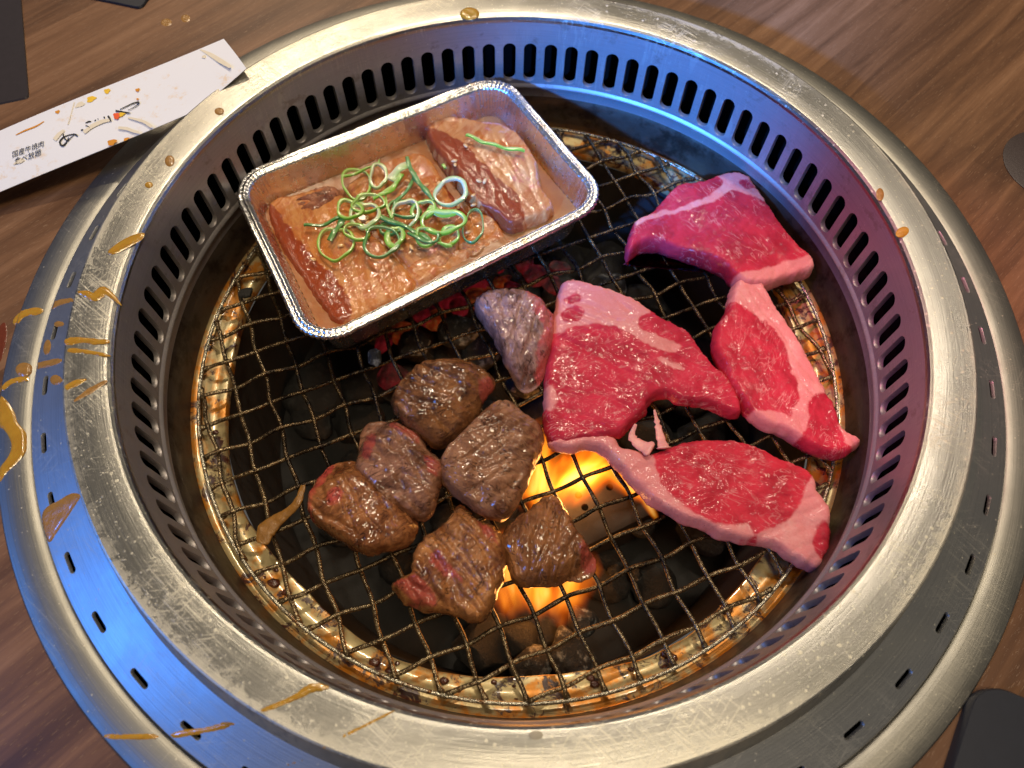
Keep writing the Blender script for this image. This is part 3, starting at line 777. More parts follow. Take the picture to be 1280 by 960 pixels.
NT=-6.12
RAW='raw red steaks on the net'
slab('raw_steak',[(786,313),(789,288),(797,272),(813,265),(830,247),(847,230),(868,225),(887,221),(905,214),(920,212),(937,217),(948,232),(957,247),(980,280),(1000,306),(1018,323),(1016,334),(985,342),(960,352),(935,352),(918,340),(905,327),(880,317),(850,307),(822,299),(802,303)],
  -4.65,NT,meat_raw('raw_beef_upper',0.9,1),'thick raw red steak at the upper right, leaning by the slotted wall','steak',RAW,
  fats=[[(794,283),(800,268),(830,263),(860,254),(888,243),(903,228),(895,214),(920,208),(945,214),(962,250),(945,247),(925,238),(912,238),(890,252),(850,263),(815,273)],[(915,345),(955,335),(1000,322),(1022,318),(1022,338),(962,356),(930,356)]],
  red=[[(850,240),(875,230),(893,230),(890,240),(868,249),(850,250)],[(925,225),(935,222),(945,232),(935,234)]],seed=1,wang=0.9,und=0.14,wr=0.03,bulge=0.05,inset=0.25,edge=0.22)
slab('raw_steak',[(710,346),(722,347),(740,352),(770,360),(800,375),(820,390),(840,400),(862,412),(878,435),(895,455),(905,462),(918,480),(928,508),(918,514),(900,507),(878,498),(855,497),(835,488),(815,495),(805,510),(790,525),(775,537),(755,543),(730,546),(705,550),(688,545),(683,530),(683,500),(684,470),(688,440),(692,410),(697,380),(702,355)],
  -4.95,NT,meat_raw('raw_beef_centre',-0.45,2,(0.56,0.030,0.062)),'largest raw steak in the centre with a broad pink fat cap on top','steak',RAW,
  fats=[[(690,350),(708,340),(745,350),(775,360),(803,376),(812,392),(798,398),(800,412),(835,424),(855,432),(838,440),(815,434),(790,420),(770,410),(745,406),(720,409),(690,414)],[(822,447),(850,455),(856,462),(830,455)],[(683,480),(694,486),(696,502),(688,512),(680,505)]],
  red=[[(703,388),(722,382),(730,392),(722,402),(704,400)],[(705,372),(722,366),(726,374),(712,380)],[(798,398),(815,392),(835,402),(830,418),(806,414)]],seed=2,wang=-0.45,und=0.16,wr=0.045,wfreq=1.6,edge=0.25,inset=0.2)
slab('raw_steak',[(916,368),(925,345),(940,340),(953,350),(966,373),(985,400),(1000,423),(1018,455),(1033,483),(1046,507),(1055,533),(1074,545),(1076,553),(1062,562),(1040,564),(1012,552),(985,535),(965,528),(945,515),(930,498),(913,467),(900,440),(895,425),(900,403),(912,384)],
  -4.8,NT,meat_raw('raw_beef_right',-1.1,3),'long raw steak on the right with a pale fat strip down its right side','steak',RAW,
  fats=[[(912,372),(922,338),(957,345),(970,373),(1004,423),(1037,483),(1046,500),(1038,492),(1020,492),(1010,505),(1010,522),(1002,545),(985,555),(975,540),(988,520),(998,503),(996,480),(988,450),(978,425),(962,405),(942,392),(924,380)],[(1055,530),(1080,545),(1072,560),(1060,556),(1050,535)],[(935,515),(962,512),(985,520),(985,540),(950,530)]],
  seed=3,wang=-1.1,und=0.12,wr=0.03,edge=0.22,inset=0.15)
slab('raw_steak',[(689,550),(712,544),(735,541),(765,543),(778,556),(800,561),(815,565),(835,560),(855,552),(890,548),(920,549),(950,558),(975,570),(1000,580),(1018,592),(1025,612),(1037,628),(1041,650),(1040,680),(1030,703),(1020,709),(1000,698),(980,685),(962,676),(945,674),(910,668),(880,655),(850,643),(820,625),(795,602),(775,580),(760,563),(740,554),(710,558)],
  -5.05,NT,meat_raw('raw_beef_lower',0.35,4,(0.56,0.030,0.052)),'oval raw steak at the lower right, its pink fat tail reaching over the flame','steak',RAW,
  fats=[[(684,550),(735,536),(768,540),(812,562),(822,588),(830,606),(848,626),(878,646),(905,656),(935,655),(945,668),(925,676),(890,668),(840,648),(790,606),(760,575),(710,562)],[(1003,622),(1018,592),(1042,628),(1046,660),(1032,650),(1020,668),(1022,690),(1034,700),(1020,714),(990,696),(960,680),(948,668),(985,648)]],
  red=[],seed=4,wang=0.35,und=0.16,wr=0.04,wfreq=1.6,edge=0.28,inset=0.2)
COOK='browned meat pieces on the net'
slab('meat_piece',[(595,368),(610,357),(630,353),(655,355),(675,362),(685,375),(694,383),(692,400),(690,420),(684,440),(675,458),(660,468),(650,463),(642,450),(632,435),(622,415),(610,395),(600,382)],
  -4.4,NT,meat_cooked('greyed_meat',1.2,5,(0.40,0.22,0.20),(0.24,0.12,0.11),(0.55,0.12,0.12)),'greyish pink half raw meat cube below the foil tray','grilled meat',COOK,
  fats=[[(655,350),(690,365),(700,385),(696,440),(675,465),(668,440),(678,410),(665,385)]],fname='pink',step=0.062,puff=0.14,grow=0.02,seed=5,wang=1.2,wr=0.11,und=0.3,edge=0.26)
slab('meat_piece',[(558,430),(575,431),(595,440),(611,452),(613,465),(604,480),(597,490),(590,505),(580,520),(555,538),(540,540),(520,528),(500,512),(489,495),(492,480),(505,463),(525,445)],
  -4.1,NT,meat_cooked('browned_meat_top',-0.5,6,(0.24,0.095,0.036)),'thick browned meat cube standing uppermost of the brown group','grilled meat',COOK,
  fats=[[(598,470),(616,455),(616,480),(600,492)]],fname='pink',step=0.062,puff=0.14,grow=0.02,seed=6,wang=-0.5,wr=0.10,und=0.15,edge=0.26,bulge=0.12)
slab('meat_piece',[(447,522),(460,512),(475,513),(490,518),(505,528),(520,533),(526,548),(535,560),(548,568),(551,580),(545,600),(537,628),(528,637),(512,636),(495,628),(478,618),(462,605),(448,585),(440,575),(443,550)],
  -4.5,NT,meat_cooked('browned_meat_folded',-0.6,7,(0.30,0.135,0.085),(0.17,0.065,0.035)),'pink and brown meat piece tucked against the left end one','grilled meat',COOK,
  fats=[[(483,516),(510,528),(526,540),(524,552),(505,545),(485,530)],[(530,565),(550,570),(550,590),(535,590)],[(455,520),(470,545),(460,570),(445,560)]],fname='pink',step=0.062,puff=0.14,grow=0.02,seed=7,wang=-0.6,wr=0.12,und=0.25,edge=0.26)
slab('meat_piece',[(383,605),(388,588),(398,575),(413,565),(428,563),(440,570),(448,583),(462,600),(478,615),(500,631),(514,645),(512,660),(505,671),(490,676),(475,680),(460,685),(445,681),(432,673),(415,663),(400,653),(388,643),(382,625)],
  -4.45,NT,meat_cooked('browned_meat_left',-0.75,8,(0.34,0.13,0.05),(0.16,0.045,0.018),(0.50,0.085,0.07)),'round browned meat piece with a pink left edge, furthest left on the net','grilled meat',COOK,
  fats=[[(378,610),(395,572),(412,562),(405,590),(395,620),(392,650),(380,640)],[(408,612),(425,606),(434,618),(424,636),(410,632)]],fname='pink',step=0.062,puff=0.14,grow=0.02,seed=8,wang=-0.75,wr=0.11,und=0.2,edge=0.26)
slab('meat_piece',[(625,488),(638,490),(648,500),(660,510),(672,518),(679,530),(675,550),(668,570),(660,588),(650,608),(640,626),(628,637),(612,635),(595,626),(575,612),(560,600),(550,587),(551,565),(560,550),(575,535),(590,520),(605,503)],
  -4.3,NT,meat_cooked('browned_meat_centre',0.4,9,(0.32,0.15,0.085),(0.20,0.07,0.036)),'large square browned meat piece beside the flame','grilled meat',COOK,
  fats=[],fname='pink',step=0.062,puff=0.14,grow=0.02,seed=9,wang=0.6,wr=0.10,und=0.2,edge=0.26)
slab('meat_piece',[(570,623),(582,628),(590,640),(605,648),(618,655),(627,670),(629,700),(622,730),(612,752),(600,768),(590,771),(575,766),(560,760),(545,758),(530,756),(510,750),(500,743),(488,727),(500,720),(513,712),(515,695),(520,680),(530,665),(545,655),(560,640)],
  -4.5,NT,meat_cooked('browned_meat_folded_low',-0.9,10,(0.38,0.155,0.055),(0.20,0.055,0.022)),'folded browned meat piece with a pink crease at the bottom of the brown group','grilled meat',COOK,
  fats=[[(532,690),(548,685),(570,710),(580,728),(560,722),(540,706)],[(488,727),(515,718),(540,735),(545,758),(510,752)],[(590,640),(615,655),(625,680),(605,670)]],fname='pink',step=0.062,puff=0.14,grow=0.02,seed=10,wang=-0.9,wr=0.14,und=0.3,edge=0.26,jag=0.08)
slab('meat_piece',[(650,640),(665,630),(685,615),(697,616),(710,640),(722,660),(733,675),(745,690),(746,703),(740,712),(720,716),(700,722),(680,725),(660,725),(645,720),(637,703),(627,680),(630,665),(638,650)],
  -4.8,NT,meat_cooked('browned_meat_slice',1.2,11,(0.29,0.115,0.045),(0.19,0.065,0.026)),'thin square browned slice with dark grain lines lying right over the flame','grilled meat',COOK,
  fats=[[(728,670),(748,690),(748,708),(735,712),(725,690)]],fname='pink',step=0.062,puff=0.14,grow=0.02,seed=11,wang=1.25,wr=0.11,und=0.15,edge=0.26,wfreq=3.0)

# ragged fat strands between the two lower raw steaks
for i,(pp,w) in enumerate((([(795,530),(790,545),(800,556),(815,562)],0.16),([(818,512),(822,530),(826,548),(830,560)],0.12))):
    P=catmull(np.array([at(x,y,-4.9-0.25*math.sin(math.pi*k/3)) for k,(x,y) in enumerate(pp)]),False,0.12)
    V,F=tube(P,np.linspace(w*0.35,w*2.2,len(P))*np.array([1+0.5*nz(k*0.9,i*5.0,1) for k in range(len(P))]),10,squash=0.22)
    o=mesh_obj('fat_strand',V,F,m_simple('pink_fat',(0.74,0.30,0.27),0.3,0,0.4,6,0.2,Subsurface_Weight=0.2,Subsurface_Scale=0.002),origin=tuple(P[0]))
    prop(o,['pink stretched fat strand nearer the centre raw steak','thin pink fat strand nearer the oval raw steak'][i],'fat strand')
# onion strip at the left
P=catmull(np.array([at(379,606,-5.2),at(372,628,-5.3),at(360,640,-5.5),at(345,652,-5.7),at(333,664,-5.8),at(328,680,-5.85)]),False,0.1)
w=np.interp(np.linspace(0,1,len(P)),[0,0.5,0.8,1],[0.12,0.22,0.42,0.22])
V,F=tube(P,w,12,squash=0.35)
V=[(x+0.04*nz(x*4,y*4,z*4),y+0.04*nz(x*4+9,y*4,z*4),z+0.06*nz(x*5,y*5,4)) for x,y,z in V]
prop(mesh_obj('onion_strip',V,F,m_simple('browned_onion',(0.26,0.12,0.025),0.25,0,0.7,5,0.5,Coat_Weight=0.5),origin=tuple(P[-1])),'shrivelled golden brown onion strip left of the browned meat','onion strip')
# charred scrap
lump('charred_scrap',at(468,447,-5.9),0.42,m_coal_('charred_crust',0,0.8),77,'small charred scrap with grey crust stuck on the net below the tray',None,0.5,'charred scrap')
lump('charred_scrap',at(308,366,-6.0),0.35,m_coal,78,'black burnt crumb stuck on the net left of the foil tray',None,0.5,'charred scrap')

# ------------------------------------------------------------------ FOIL TRAY
TRZ=-3.1; TBZ=-6.08
cq=[np.array(at(*p,TRZ)[:2]) for p in ((284,222),(626,89),(766,250),(386,441))]
def rquad(q, rad, n_edge=26, n_cor=16):
    """rounded quadrilateral (list of 2d), ordered, with marks of cornerness"""
    out=[];cor=[]
    for i in range(4):
        p=q[i]; a=q[i-1]; b=q[(i+1)%4]
        da=(a-p)/np.linalg.norm(a-p); db=(b-p)/np.linalg.norm(b-p)
        th=math.acos(float(np.clip(da@db,-1,1))); L=rad/math.tan(th/2)
        bis=(da+db)/np.linalg.norm(da+db); c=p+bis*rad/math.sin(th/2)
        s=p+da*L; e=p+db*L
        a0=math.atan2(*(s-c)[::-1]); a1=math.atan2(*(e-c)[::-1]); dd=(a1-a0+math.pi)%(2*math.pi)-math.pi
        for k in range(n_cor):
            t=a0+dd*k/n_cor; out.append(c+rad*np.array([math.cos(t),math.sin(t)])); cor.append(1.0)
        b2=q[(i+2)%4]; p2=b; da2=(p-p2)/np.linalg.norm(p-p2); db2=(b2-p2)/np.linalg.norm(b2-p2)
        th2=math.acos(float(np.clip(da2@db2,-1,1))); s2=p2+da2*rad/math.tan(th2/2)
        for k in range(n_edge):
            out.append(e+(s2-e)*k/n_edge); cor.append(0.0)
    return np.array(out),np.array(cor)
base_o,corner=rquad(cq,1.75,60,34)
nT=len(base_o); tctr=base_o.mean(axis=0)
tt=np.roll(base_o,-1,axis=0)-np.roll(base_o,1,axis=0); tn=np.c_[tt[:,1],-tt[:,0]]; tn/=np.linalg.norm(tn,axis=1)[:,None]
if np.mean(np.sum((base_o-tctr)*tn,axis=1))<0: tn=-tn
corner=np.convolve(np.r_[corner[-8:],corner,corner[:8]],np.ones(17)/17,'same')[8:-8]
edge_w=np.array([0.05*nz(p[0]*0.5,p[1]*0.5,2) for p in base_o])
tray=empty('foil_tray',(float(tctr[0]),float(tctr[1]),TBZ),'rectangular aluminium foil tray of marinated meat standing on the net','foil tray')
def tring(off,z,pl=0.0,ph=0.0):
    out=[]
    for i in range(nT):
        am=pl*(0.25+0.75*corner[i]); s=math.sin(i*(math.pi/2 if False else 1.9)+ph)
        o=off+am*s+edge_w[i]*0.6
        out.append((base_o[i][0]+tn[i][0]*o,base_o[i][1]+tn[i][1]*o,z+0.4*am*math.cos(i*1.9+ph)+0.05*nz(base_o[i][0]*0.35,base_o[i][1]*0.35,7)))
    return out
def loft(rings, close_last=False):
    V=[];F=[]
    for r in rings: V+=r
    for k in range(len(rings)-1):
        for i in range(nT):
            j=(i+1)%nT; F.append((k*nT+i,k*nT+j,(k+1)*nT+j,(k+1)*nT+i))
    if close_last: F.append(tuple((len(rings)-1)*nT+i for i in range(nT)))
    return V,F
V,F=loft([tring(-0.10,TRZ-0.30,.03),tring(0.0,TRZ-0.26,.04),tring(0.04,TRZ-0.12,.04),tring(0.0,TRZ,.035),tring(-0.08,TRZ+0.04,.035),tring(-0.15,TRZ-0.02,.03),tring(-0.20,TRZ-0.03,.03),tring(-0.26,TRZ+0.05,.04),tring(-0.33,TRZ+0.05,.04),tring(-0.38,TRZ-0.02,.03),tring(-0.45,TRZ-0.05,.03)])
mesh_obj('rolled_rim',V,F,m_foil,tray)
def pr_(f): return (-0.45-0.62*f, TRZ-0.05+(TBZ-TRZ+0.05)*f)
rings=[tring(-0.45,TRZ-0.05,.03)]+[tring(pr_(f)[0],pr_(f)[1],0.05*(1-0.4*f),0.0) for f in (0.06,0.15,0.3,0.45,0.6,0.75,0.88,0.95)]+[tring(-1.2,TBZ+0.0,0.02),tring(-1.6,TBZ+0.01,0.0)]
V,F=loft(rings,True)
tw=mesh_obj('tray_wall',V,F,m_foil,tray)
sm=tw.modifiers.new('thickness','SOLIDIFY'); sm.thickness=0.012*S; sm.offset=-1
# marinade
PZ=-4.75
q0=np.array(tring(-0.45-0.62*((PZ-TRZ)/(TBZ-TRZ))-0.015,PZ,0))
V=[tuple(q) for q in q0]; c0=q0.mean(axis=0)
F=[];rings_=[list(range(nT))]
for k in range(1,14):
    f=k/14; b=len(V)
    for q in q0:
        p=c0+(q-c0)*(1-f); V.append((p[0],p[1],PZ+0.05*nz(p[0],p[1],3)))
    rings_.append(list(range(b,b+nT)))
for A_,B_ in zip(rings_,rings_[1:]):
    for i in range(nT): j=(i+1)%nT; F.append((A_[i],A_[j],B_[j],B_[i]))
F.append(tuple(rings_[-1]))
o=mesh_obj('marinade',V,F,m_pool,origin=(c0[0],c0[1],PZ)); prop(o,'orange brown marinade pooled in the foil tray','marinade',kind='stuff')
PK='marinated pork slices in the foil tray'
def dome(c,h,s): 
    cx,cy,_=at(*c,-4.4)
    return lambda x,y: h*np.exp(-((x-cx)**2+(y-cy)**2)/(s*s))
slab('pork_slice',[(334,262),(345,246),(366,241),(404,232),(430,245),(455,285),(485,310),(515,345),(515,362),(490,374),(462,388),(425,402),(404,385),(378,345),(350,305)],
  -4.5,PZ-0.4,meat_pork('pork_left',1.1,1),'broad pork slice at the left end of the tray with a dark sauce band','meat slice',PK,
  fats=[[(326,255),(345,262),(370,300),(398,330),(425,355),(438,395),(405,398),(370,345),(340,300)]],fname='sauce',seed=21,wang=1.1,wr=0.03,und=0.16,edge=0.3,zfun=dome((430,300),0.25,3.0),inset=0.0)
slab('pork_slice',[(432,232),(460,212),(505,192),(535,194),(560,232),(577,256),(590,275),(575,300),(560,325),(525,345),(508,330),(480,300),(455,265)],
  -4.42,PZ-0.4,meat_pork('pork_middle',0.9,2),'pork slice in the middle of the tray under the green onions','meat slice',PK,
  fats=[[(550,225),(562,235),(585,262),(590,275),(575,268)]],fname='sauce',seed=22,wang=0.9,wr=0.06,und=0.28,edge=0.35,inset=0.0)
slab('pork_slice',[(505,335),(530,318),(560,308),(585,305),(600,298),(585,318),(560,332),(535,347),(518,352)],
  -4.45,PZ-0.4,meat_pork('pork_front',0.5,5),'small pork slice by the front edge of the tray below the green onions','meat slice',PK,fats=[],fname='sauce',seed=25,wang=0.6,wr=0.06,und=0.2,edge=0.3,inset=0.0)
slab('pork_slice',[(572,280),(590,262),(610,262),(630,290),(617,303),(596,312),(578,308)],
  -4.55,PZ-0.4,meat_pork('pork_small',0.5,4),'small pink pork piece tucked below the front right slice','meat slice',PK,fats=[],fname='sauce',seed=24,wang=0.2,wr=0.06,und=0.2,edge=0.3,inset=0.0)
slab('pork_slice',[(533,158),(548,146),(566,143),(597,149),(632,156),(655,176),(670,200),(676,230),(690,250),(682,264),(660,272),(640,278),(620,266),(592,248),(573,222),(552,196),(539,177)],
  -4.0,PZ-0.4,meat_pork('pork_right',-1.05,3),'pork slice at the right end of the tray with one green strip on it','meat slice',PK,
  fats=[[(530,160),(560,168),(580,182),(600,205),(622,225),(645,245),(655,272),(635,280),(600,250),(570,215),(545,185)]],fname='sauce',seed=23,wang=-1.05,wr=0.03,und=0.16,edge=0.25,zfun=dome((620,205),0.25,2.5),inset=0.0)
slab('pork_slice',[(366,247),(385,232),(410,226),(424,236),(418,248),(398,262),(376,262)],
  -4.3,PZ-0.2,meat_cooked('dark_pork_end',0.4,12,(0.42,0.17,0.10),(0.30,0.07,0.05),(0.55,0.15,0.12)),'dark pink pork end piece at the upper left inside the tray','meat slice',PK,fats=[],fname='pink',seed=26,wang=0.4,wr=0.09,und=0.3,edge=0.35,inset=0.0)
# green onions
def ribbon(path2, zc, hgt, th, closed, material, name, label, group='green onion slices on the pork'):
    """rectangular-section strip standing on edge, inner face flagged"""
    P=np.array(path2); n=len(P)
    T=np.roll(P,-1,axis=0)-np.roll(P,1,axis=0)
    if not closed: T[0]=P[1]-P[0]; T[-1]=P[-1]-P[-2]
    Nn=np.c_[T[:,1],-T[:,0]]; Nn/=np.linalg.norm(Nn,axis=1)[:,None]+1e-9
    c=P.mean(axis=0)
    if closed and np.mean(np.sum((P-c)*Nn,axis=1))<0: Nn=-Nn
    V=[];F=[];A=[]
    th=th*1.35; hgt=hgt*0.85
    sec=[(0.5,-0.5,0),(0.6,0,0),(0.5,0.42,0),(0.15,0.5,0.35),(-0.3,0.45,1),(-0.5,0,1),(-0.4,-0.5,1)]; m=len(sec)
    zz=zc if hasattr(zc,'__len__') else [zc]*n
    for i in range(n):
        for (u,w,a) in sec:
            k_=th*(0.85+0.55*nz(P[i][0]*1.6,P[i][1]*1.6,zc if not hasattr(zc,'__len__') else zz[0])); V.append((P[i][0]+Nn[i][0]*u*k_,P[i][1]+Nn[i][1]*u*k_,zz[i]+w*hgt)); A.append(a)
    for i in range(n if closed else n-1):
        j=(i+1)%n
        for k in range(m): F.append((i*m+k,i*m+(k+1)%m,j*m+(k+1)%m,j*m+k))
    if not closed: F.append(tuple(range(m))); F.append(tuple((n-1)*m+k for k in range(m)))
    o=mesh_obj(name,V,F,material,origin=(P[0][0],P[0][1],float(np.mean(zz))-hgt/2),attrs={'inner':A},auto=1.0)
    prop(o,label,'green onion',group); return o
GZ=-4.0
rings=[(420,305,20,22,m_scal,0.1,'loose green onion ring at the lower left of the heap'),
 (456,269,16,16,m_scal_p,0.16,'pale round green onion ring in the middle left of the heap'),
 (477,302,23,16,m_scal_d,0.11,'wide dark rimmed green onion ring at the front of the heap'),
 (446,230,19,17,m_scal,0.10,'large green onion ring at the upper left of the heap'),
 (507,268,15,18,m_scal_p,0.13,'white rimmed onion ring in the centre of the heap'),
 (554,277,24,15,m_scal,0.16,'thick light green onion ring at the right of the heap'),
 (562,295,11,10,m_scal,0.13,'small bright green onion ring below the thick right ring'),
 (473,220,10,12,m_scal_p,0.14,'small pale onion ring at the top of the heap'),
 (564,240,18,15,m_scal_p,0.15,'whitish onion ring next to the right pork slice'),
 (592,283,12,19,m_scal_d,0.07,'thin open green onion loop nearest the front right of the tray'),
 (494,296,9,12,m_scal,0.2,'stubby bright green onion slice at the front centre of the heap'),
 (437,262,14,13,m_scal,0.12,'green onion ring partly under the pale round ring'),
 (505,262,20,11,m_scal_d,0.10,'dark green onion ring lying beneath the centre ring'),
 (530,262,13,10,m_scal,0.14,'squashed green onion ring between the centre and thick right rings'),
 (461,254,20,9,m_scal,0.09,'flat green onion ring above the pale round ring'),
 (490,286,14,8,m_scal_d,0.12,'dark green curl below the centre ring'),
 (534,296,15,9,m_scal,0.10,'green onion curl hanging to the front right'),
 (446,290,16,10,m_scal,0.10,'thin green loop between the two front rings')]
for i,(cx,cy,rx,ry,m,th,lab) in enumerate(rings):
    rr_=random.Random(i+3); n=44; pth=[];zz=[]
    z0=GZ+0.12*(i%3); t0=rr_.uniform(0,6.28)
    for k in range(n):
        t=2*math.pi*k/n; w=1+0.13*math.sin(2*t+t0)+0.06*math.sin(3*t+t0*2)+0.03*math.sin(5*t)
        q=at(cx+rx*w*math.cos(t),cy+ry*w*math.sin(t),z0); pth.append(q[:2]); zz.append(z0+0.10*math.sin(t+t0)+0.05*math.sin(2*t))
    ribbon(pth,zz,0.20,th,True,m,'green_onion_ring',lab)
strips=[([(380,281),(401,281),(425,271)],m_scal_d,0.12,'dark green onion sliver pointing to the left tray end'),
 ([(474,271),(500,280),(522,291),(541,303)],m_scal_d,0.20,'long blue green onion strip across the front of the heap'),
 ([(509,197),(514,212),(524,228),(543,251)],m_scal_d,0.17,'dark green onion strip running down the right of the heap'),
 ([(519,216),(511,236),(496,251),(490,271)],m_scal_d,0.13,'curved blue green onion sliver in the upper centre'),
 ([(487,224),(498,212),(510,204)],m_scal_p,0.34,'broad pale onion piece at the top centre of the heap'),
 ([(466,247),(483,240),(497,226),(502,218)],m_scal,0.26,'wide bright green onion strip across the top of the heap'),
 ([(583,168),(605,177),(630,184),(656,188)],m_scal,0.16,'single bright green onion strip on the right pork slice'),
 ([(536,260),(552,266),(570,266)],m_scal,0.30,'bright green onion slice above the thick right ring'),
 ([(430,221),(450,214),(470,206),(474,200)],m_scal,0.10,'thin green onion sliver at the upper left of the heap'),
 ([(429,272),(422,285),(412,300)],m_scal_d,0.22,'dark green onion strip over the lower left loop'),
 ([(482,243),(484,258),(490,272)],m_scal,0.10,'short upright green sliver in the centre of the heap'),
 ([(510,290),(528,300),(545,301),(548,292)],m_scal_d,0.14,'dark curled onion strip end at the front right of the heap'),
 ([(547,303),(556,306),(565,307)],m_scal,0.10,'tiny green sliver below the small right ring'),
 ([(554,206),(557,211)],m_scal,0.16,'tiny green onion fleck at the edge of the right slice')]
for i,(pp,m,th,lab) in enumerate(strips):
    z0=(-3.55 if i==6 else GZ+0.1+0.08*(i%3)); 
    Q=catmull(np.array([at(x,y,z0)[:2] for x,y in pp]),False,0.08)
    ribbon(Q,[z0+0.05*math.sin(k*0.4+i) for k in range(len(Q))],0.13,th,False,m,'green_onion_strip',lab)
# sesame seeds
def seed_mesh():
    bm=bmesh.new(); bmesh.ops.create_uvsphere(bm,u_segments=10,v_segments=7,radius=1)
    for v in bm.verts:
        t=0.72+0.28*(v.co.x*0.5+0.5); v.co=Vector((v.co.x*0.16,v.co.y*0.105*t,v.co.z*0.06))*S
    me=bpy.data.meshes.new('sesame_seed'); bm.to_mesh(me); bm.free(); me.materials.append(m_seed)
    me.polygons.foreach_set('use_smooth',[True]*len(me.polygons)); return me
sme=seed_mesh(); first=None
seeds=[(391,324),(449,277),(459,272),(460,278),(426,307),(477,278),(510,272),(520,286),(527,285),(501,311),(514,309),(529,236),(530,255),(534,251),(571,252),(573,258),(585,290),(599,226),(582,182),(569,206),(592,244),(568,201),(509,226),(570,263),(548,229),(533,231),(440,300),(467,248),(606,226),(592,256)]
for i,(px,py) in enumerate(seeds):
    z=-3.68 if px>566 and py<250 else -4.15
    if first is None: o=first=bpy.data.objects.new('sesame_seed',sme)
    else: o=first.copy()
    NOCOL.objects.link(o); o.location=Vector(at(px,py,z))*S; o.rotation_euler=(0.2*math.sin(i),0.3*math.cos(i*2),i*2.4)
    prop(o,'toasted sesame seed scattered on the meat and green onions in the foil tray','sesame seed','sesame seeds in the tray')

# ------------------------------------------------------------------ SPILLED SAUCE
SG='splashes of sauce on the steel rim'
def blob(poly, h, material, label, lift=0.0, name='sauce_spill', cat='sauce spill', group=SG):
    """low domed pool following the surface it lies on; outline given as photo pixels"""
    h=h*0.42; P=np.array([on_surf(x,y)[:2] for x,y in poly]); ol=catmull(P,True,0.07); n=len(ol); c=ol.mean(axis=0)
    V=[];F=[];K=6
    # inset along normals using distance field on small grid
    lo=ol.min(0);hi=ol.max(0); st=0.07
    gx,gy=np.meshgrid(np.arange(lo[0],hi[0],st),np.arange(lo[1],hi[1],st)); G=np.c_[gx.ravel(),gy.ravel()]
    if len(G)>0: G=G[sdist(G,ol)>0.03]
    pts=[Vector(p) for p in ol]+[Vector(p) for p in G]
    r=delaunay_2d_cdt(pts,[(i,(i+1)%n) for i in range(n)],[],1,1e-7)
    vs=np.array([(p.x,p.y) for p in r[0]]); D=np.maximum(sdist(vs,ol),0)
    for (x,y),d in zip(vs,D):
        z=surf_z(math.hypot(x,y))+lift
        V.append((x,y,z+h*(1-math.exp(-d/(h*1.2+1e-6)))*(1+0.25*nz(x*3,y*3,1))-0.004+0.010*(d>0.02)))
    F=[tuple(f) for f in r[2]]
    o=mesh_obj(name,V,F,material,origin=(float(c[0]),float(c[1]),surf_z(math.hypot(*c)))); prop(o,label,cat,group); return o
def streak(pts, w, h, material, label, **k):
    p=catmull(np.array(pts,float),False,3.0); n=len(p); T=np.gradient(p,axis=0); N=np.c_[T[:,1],-T[:,0]]; N/=np.linalg.norm(N,axis=1)[:,None]
    rs=random.Random(int(pts[0][0]*3+pts[0][1]))
    ww=0.85*np.array([ (w if np.isscalar(w) else np.interp(i/(n-1),np.linspace(0,1,len(w)),w))*(1+0.35*nz(i*0.35,pts[0][0],pts[0][1]*0.1))*min(1,0.45+0.55*math.sin(math.pi*(i+0.5)/n)*2) for i in range(n)])
    poly=[tuple(p[i]+N[i]*ww[i]/2) for i in range(n)]+[tuple(p[i]-N[i]*ww[i]/2) for i in range(n-1,-1,-1)]
    return blob(poly,h,material,label,**k)
def drop(px,py,rx,ry,h,material,label,rot=0.0,**k):
    return blob([(px+rx*math.cos(t)*math.cos(rot)-ry*math.sin(t)*math.sin(rot),py+rx*math.cos(t)*math.sin(rot)+ry*math.sin(t)*math.cos(rot)) for t in np.linspace(0,2*math.pi,14,endpoint=False)],h,material,label,**k)
drop(587,17,12,8,0.16,m_sauce,'round amber drop at the top of the steel ring')
drop(274,139,6,4.5,0.05,m_sauce_d,'small amber drop just below the chopstick sleeve end')
drop(212,201,6,7,0.05,m_sauce_d,'brown tan drop on the upper left of the ring',0)
drop(186,231,5,4,0.08,m_sauce,'small golden drop above the leaf shaped splash')
blob([(135,314),(148,303),(165,294),(180,291),(178,299),(165,307),(150,315),(140,318)],0.10,m_sauce,'leaf shaped golden splash on the upper left of the ring')
streak([(97,365),(108,367),(118,371),(130,364),(140,370),(152,382)],[6,9,14,13,6,3],0.10,m_sauce,'golden splash with a thin tail at the left inner lip')
streak([(82,428),(100,425),(120,427),(137,427)],[16,9,8,7],0.08,m_sauce,'upper prong of the forked splash on the left')
streak([(84,438),(105,439),(138,445)],[10,6,4],0.06,m_sauce,'lower prong of the forked splash on the left')
streak([(81,486),(92,480),(108,474)],[10,9,4],0.06,m_sauce,'short golden splash below the forked splash')
streak([(92,502),(110,490),(134,476)],[4,9,6],0.05,m_sauce_d,'slanted dull golden streak below the short splash')
streak([(62,384),(75,378),(92,375)],[9,9,8],0.05,m_sauce_d,'brown streak on the vent ring above the forked splash')
streak([(17,405),(30,392),(54,388)],[8,12,7],0.06,m_sauce,'golden streak at the outer flange on the left')
drop(29,423,12,10,0.12,m_sauce_d,'round translucent amber drop on the left flange') if False else drop(30,462,11,9,0.12,m_sauce_d,'round translucent amber drop on the left flange')
streak([(0,489),(14,477),(36,473)],[6,8,8],0.06,m_sauce,'golden streak running off the left flange')
blob([(0,497),(10,502),(18,515),(22,528),(32,540),(35,552),(30,568),(18,582),(6,594),(0,602),(0,585),(9,572),(14,558),(10,545),(3,535),(0,532)],0.10,m_sauce,'large curved golden spill at the left edge')
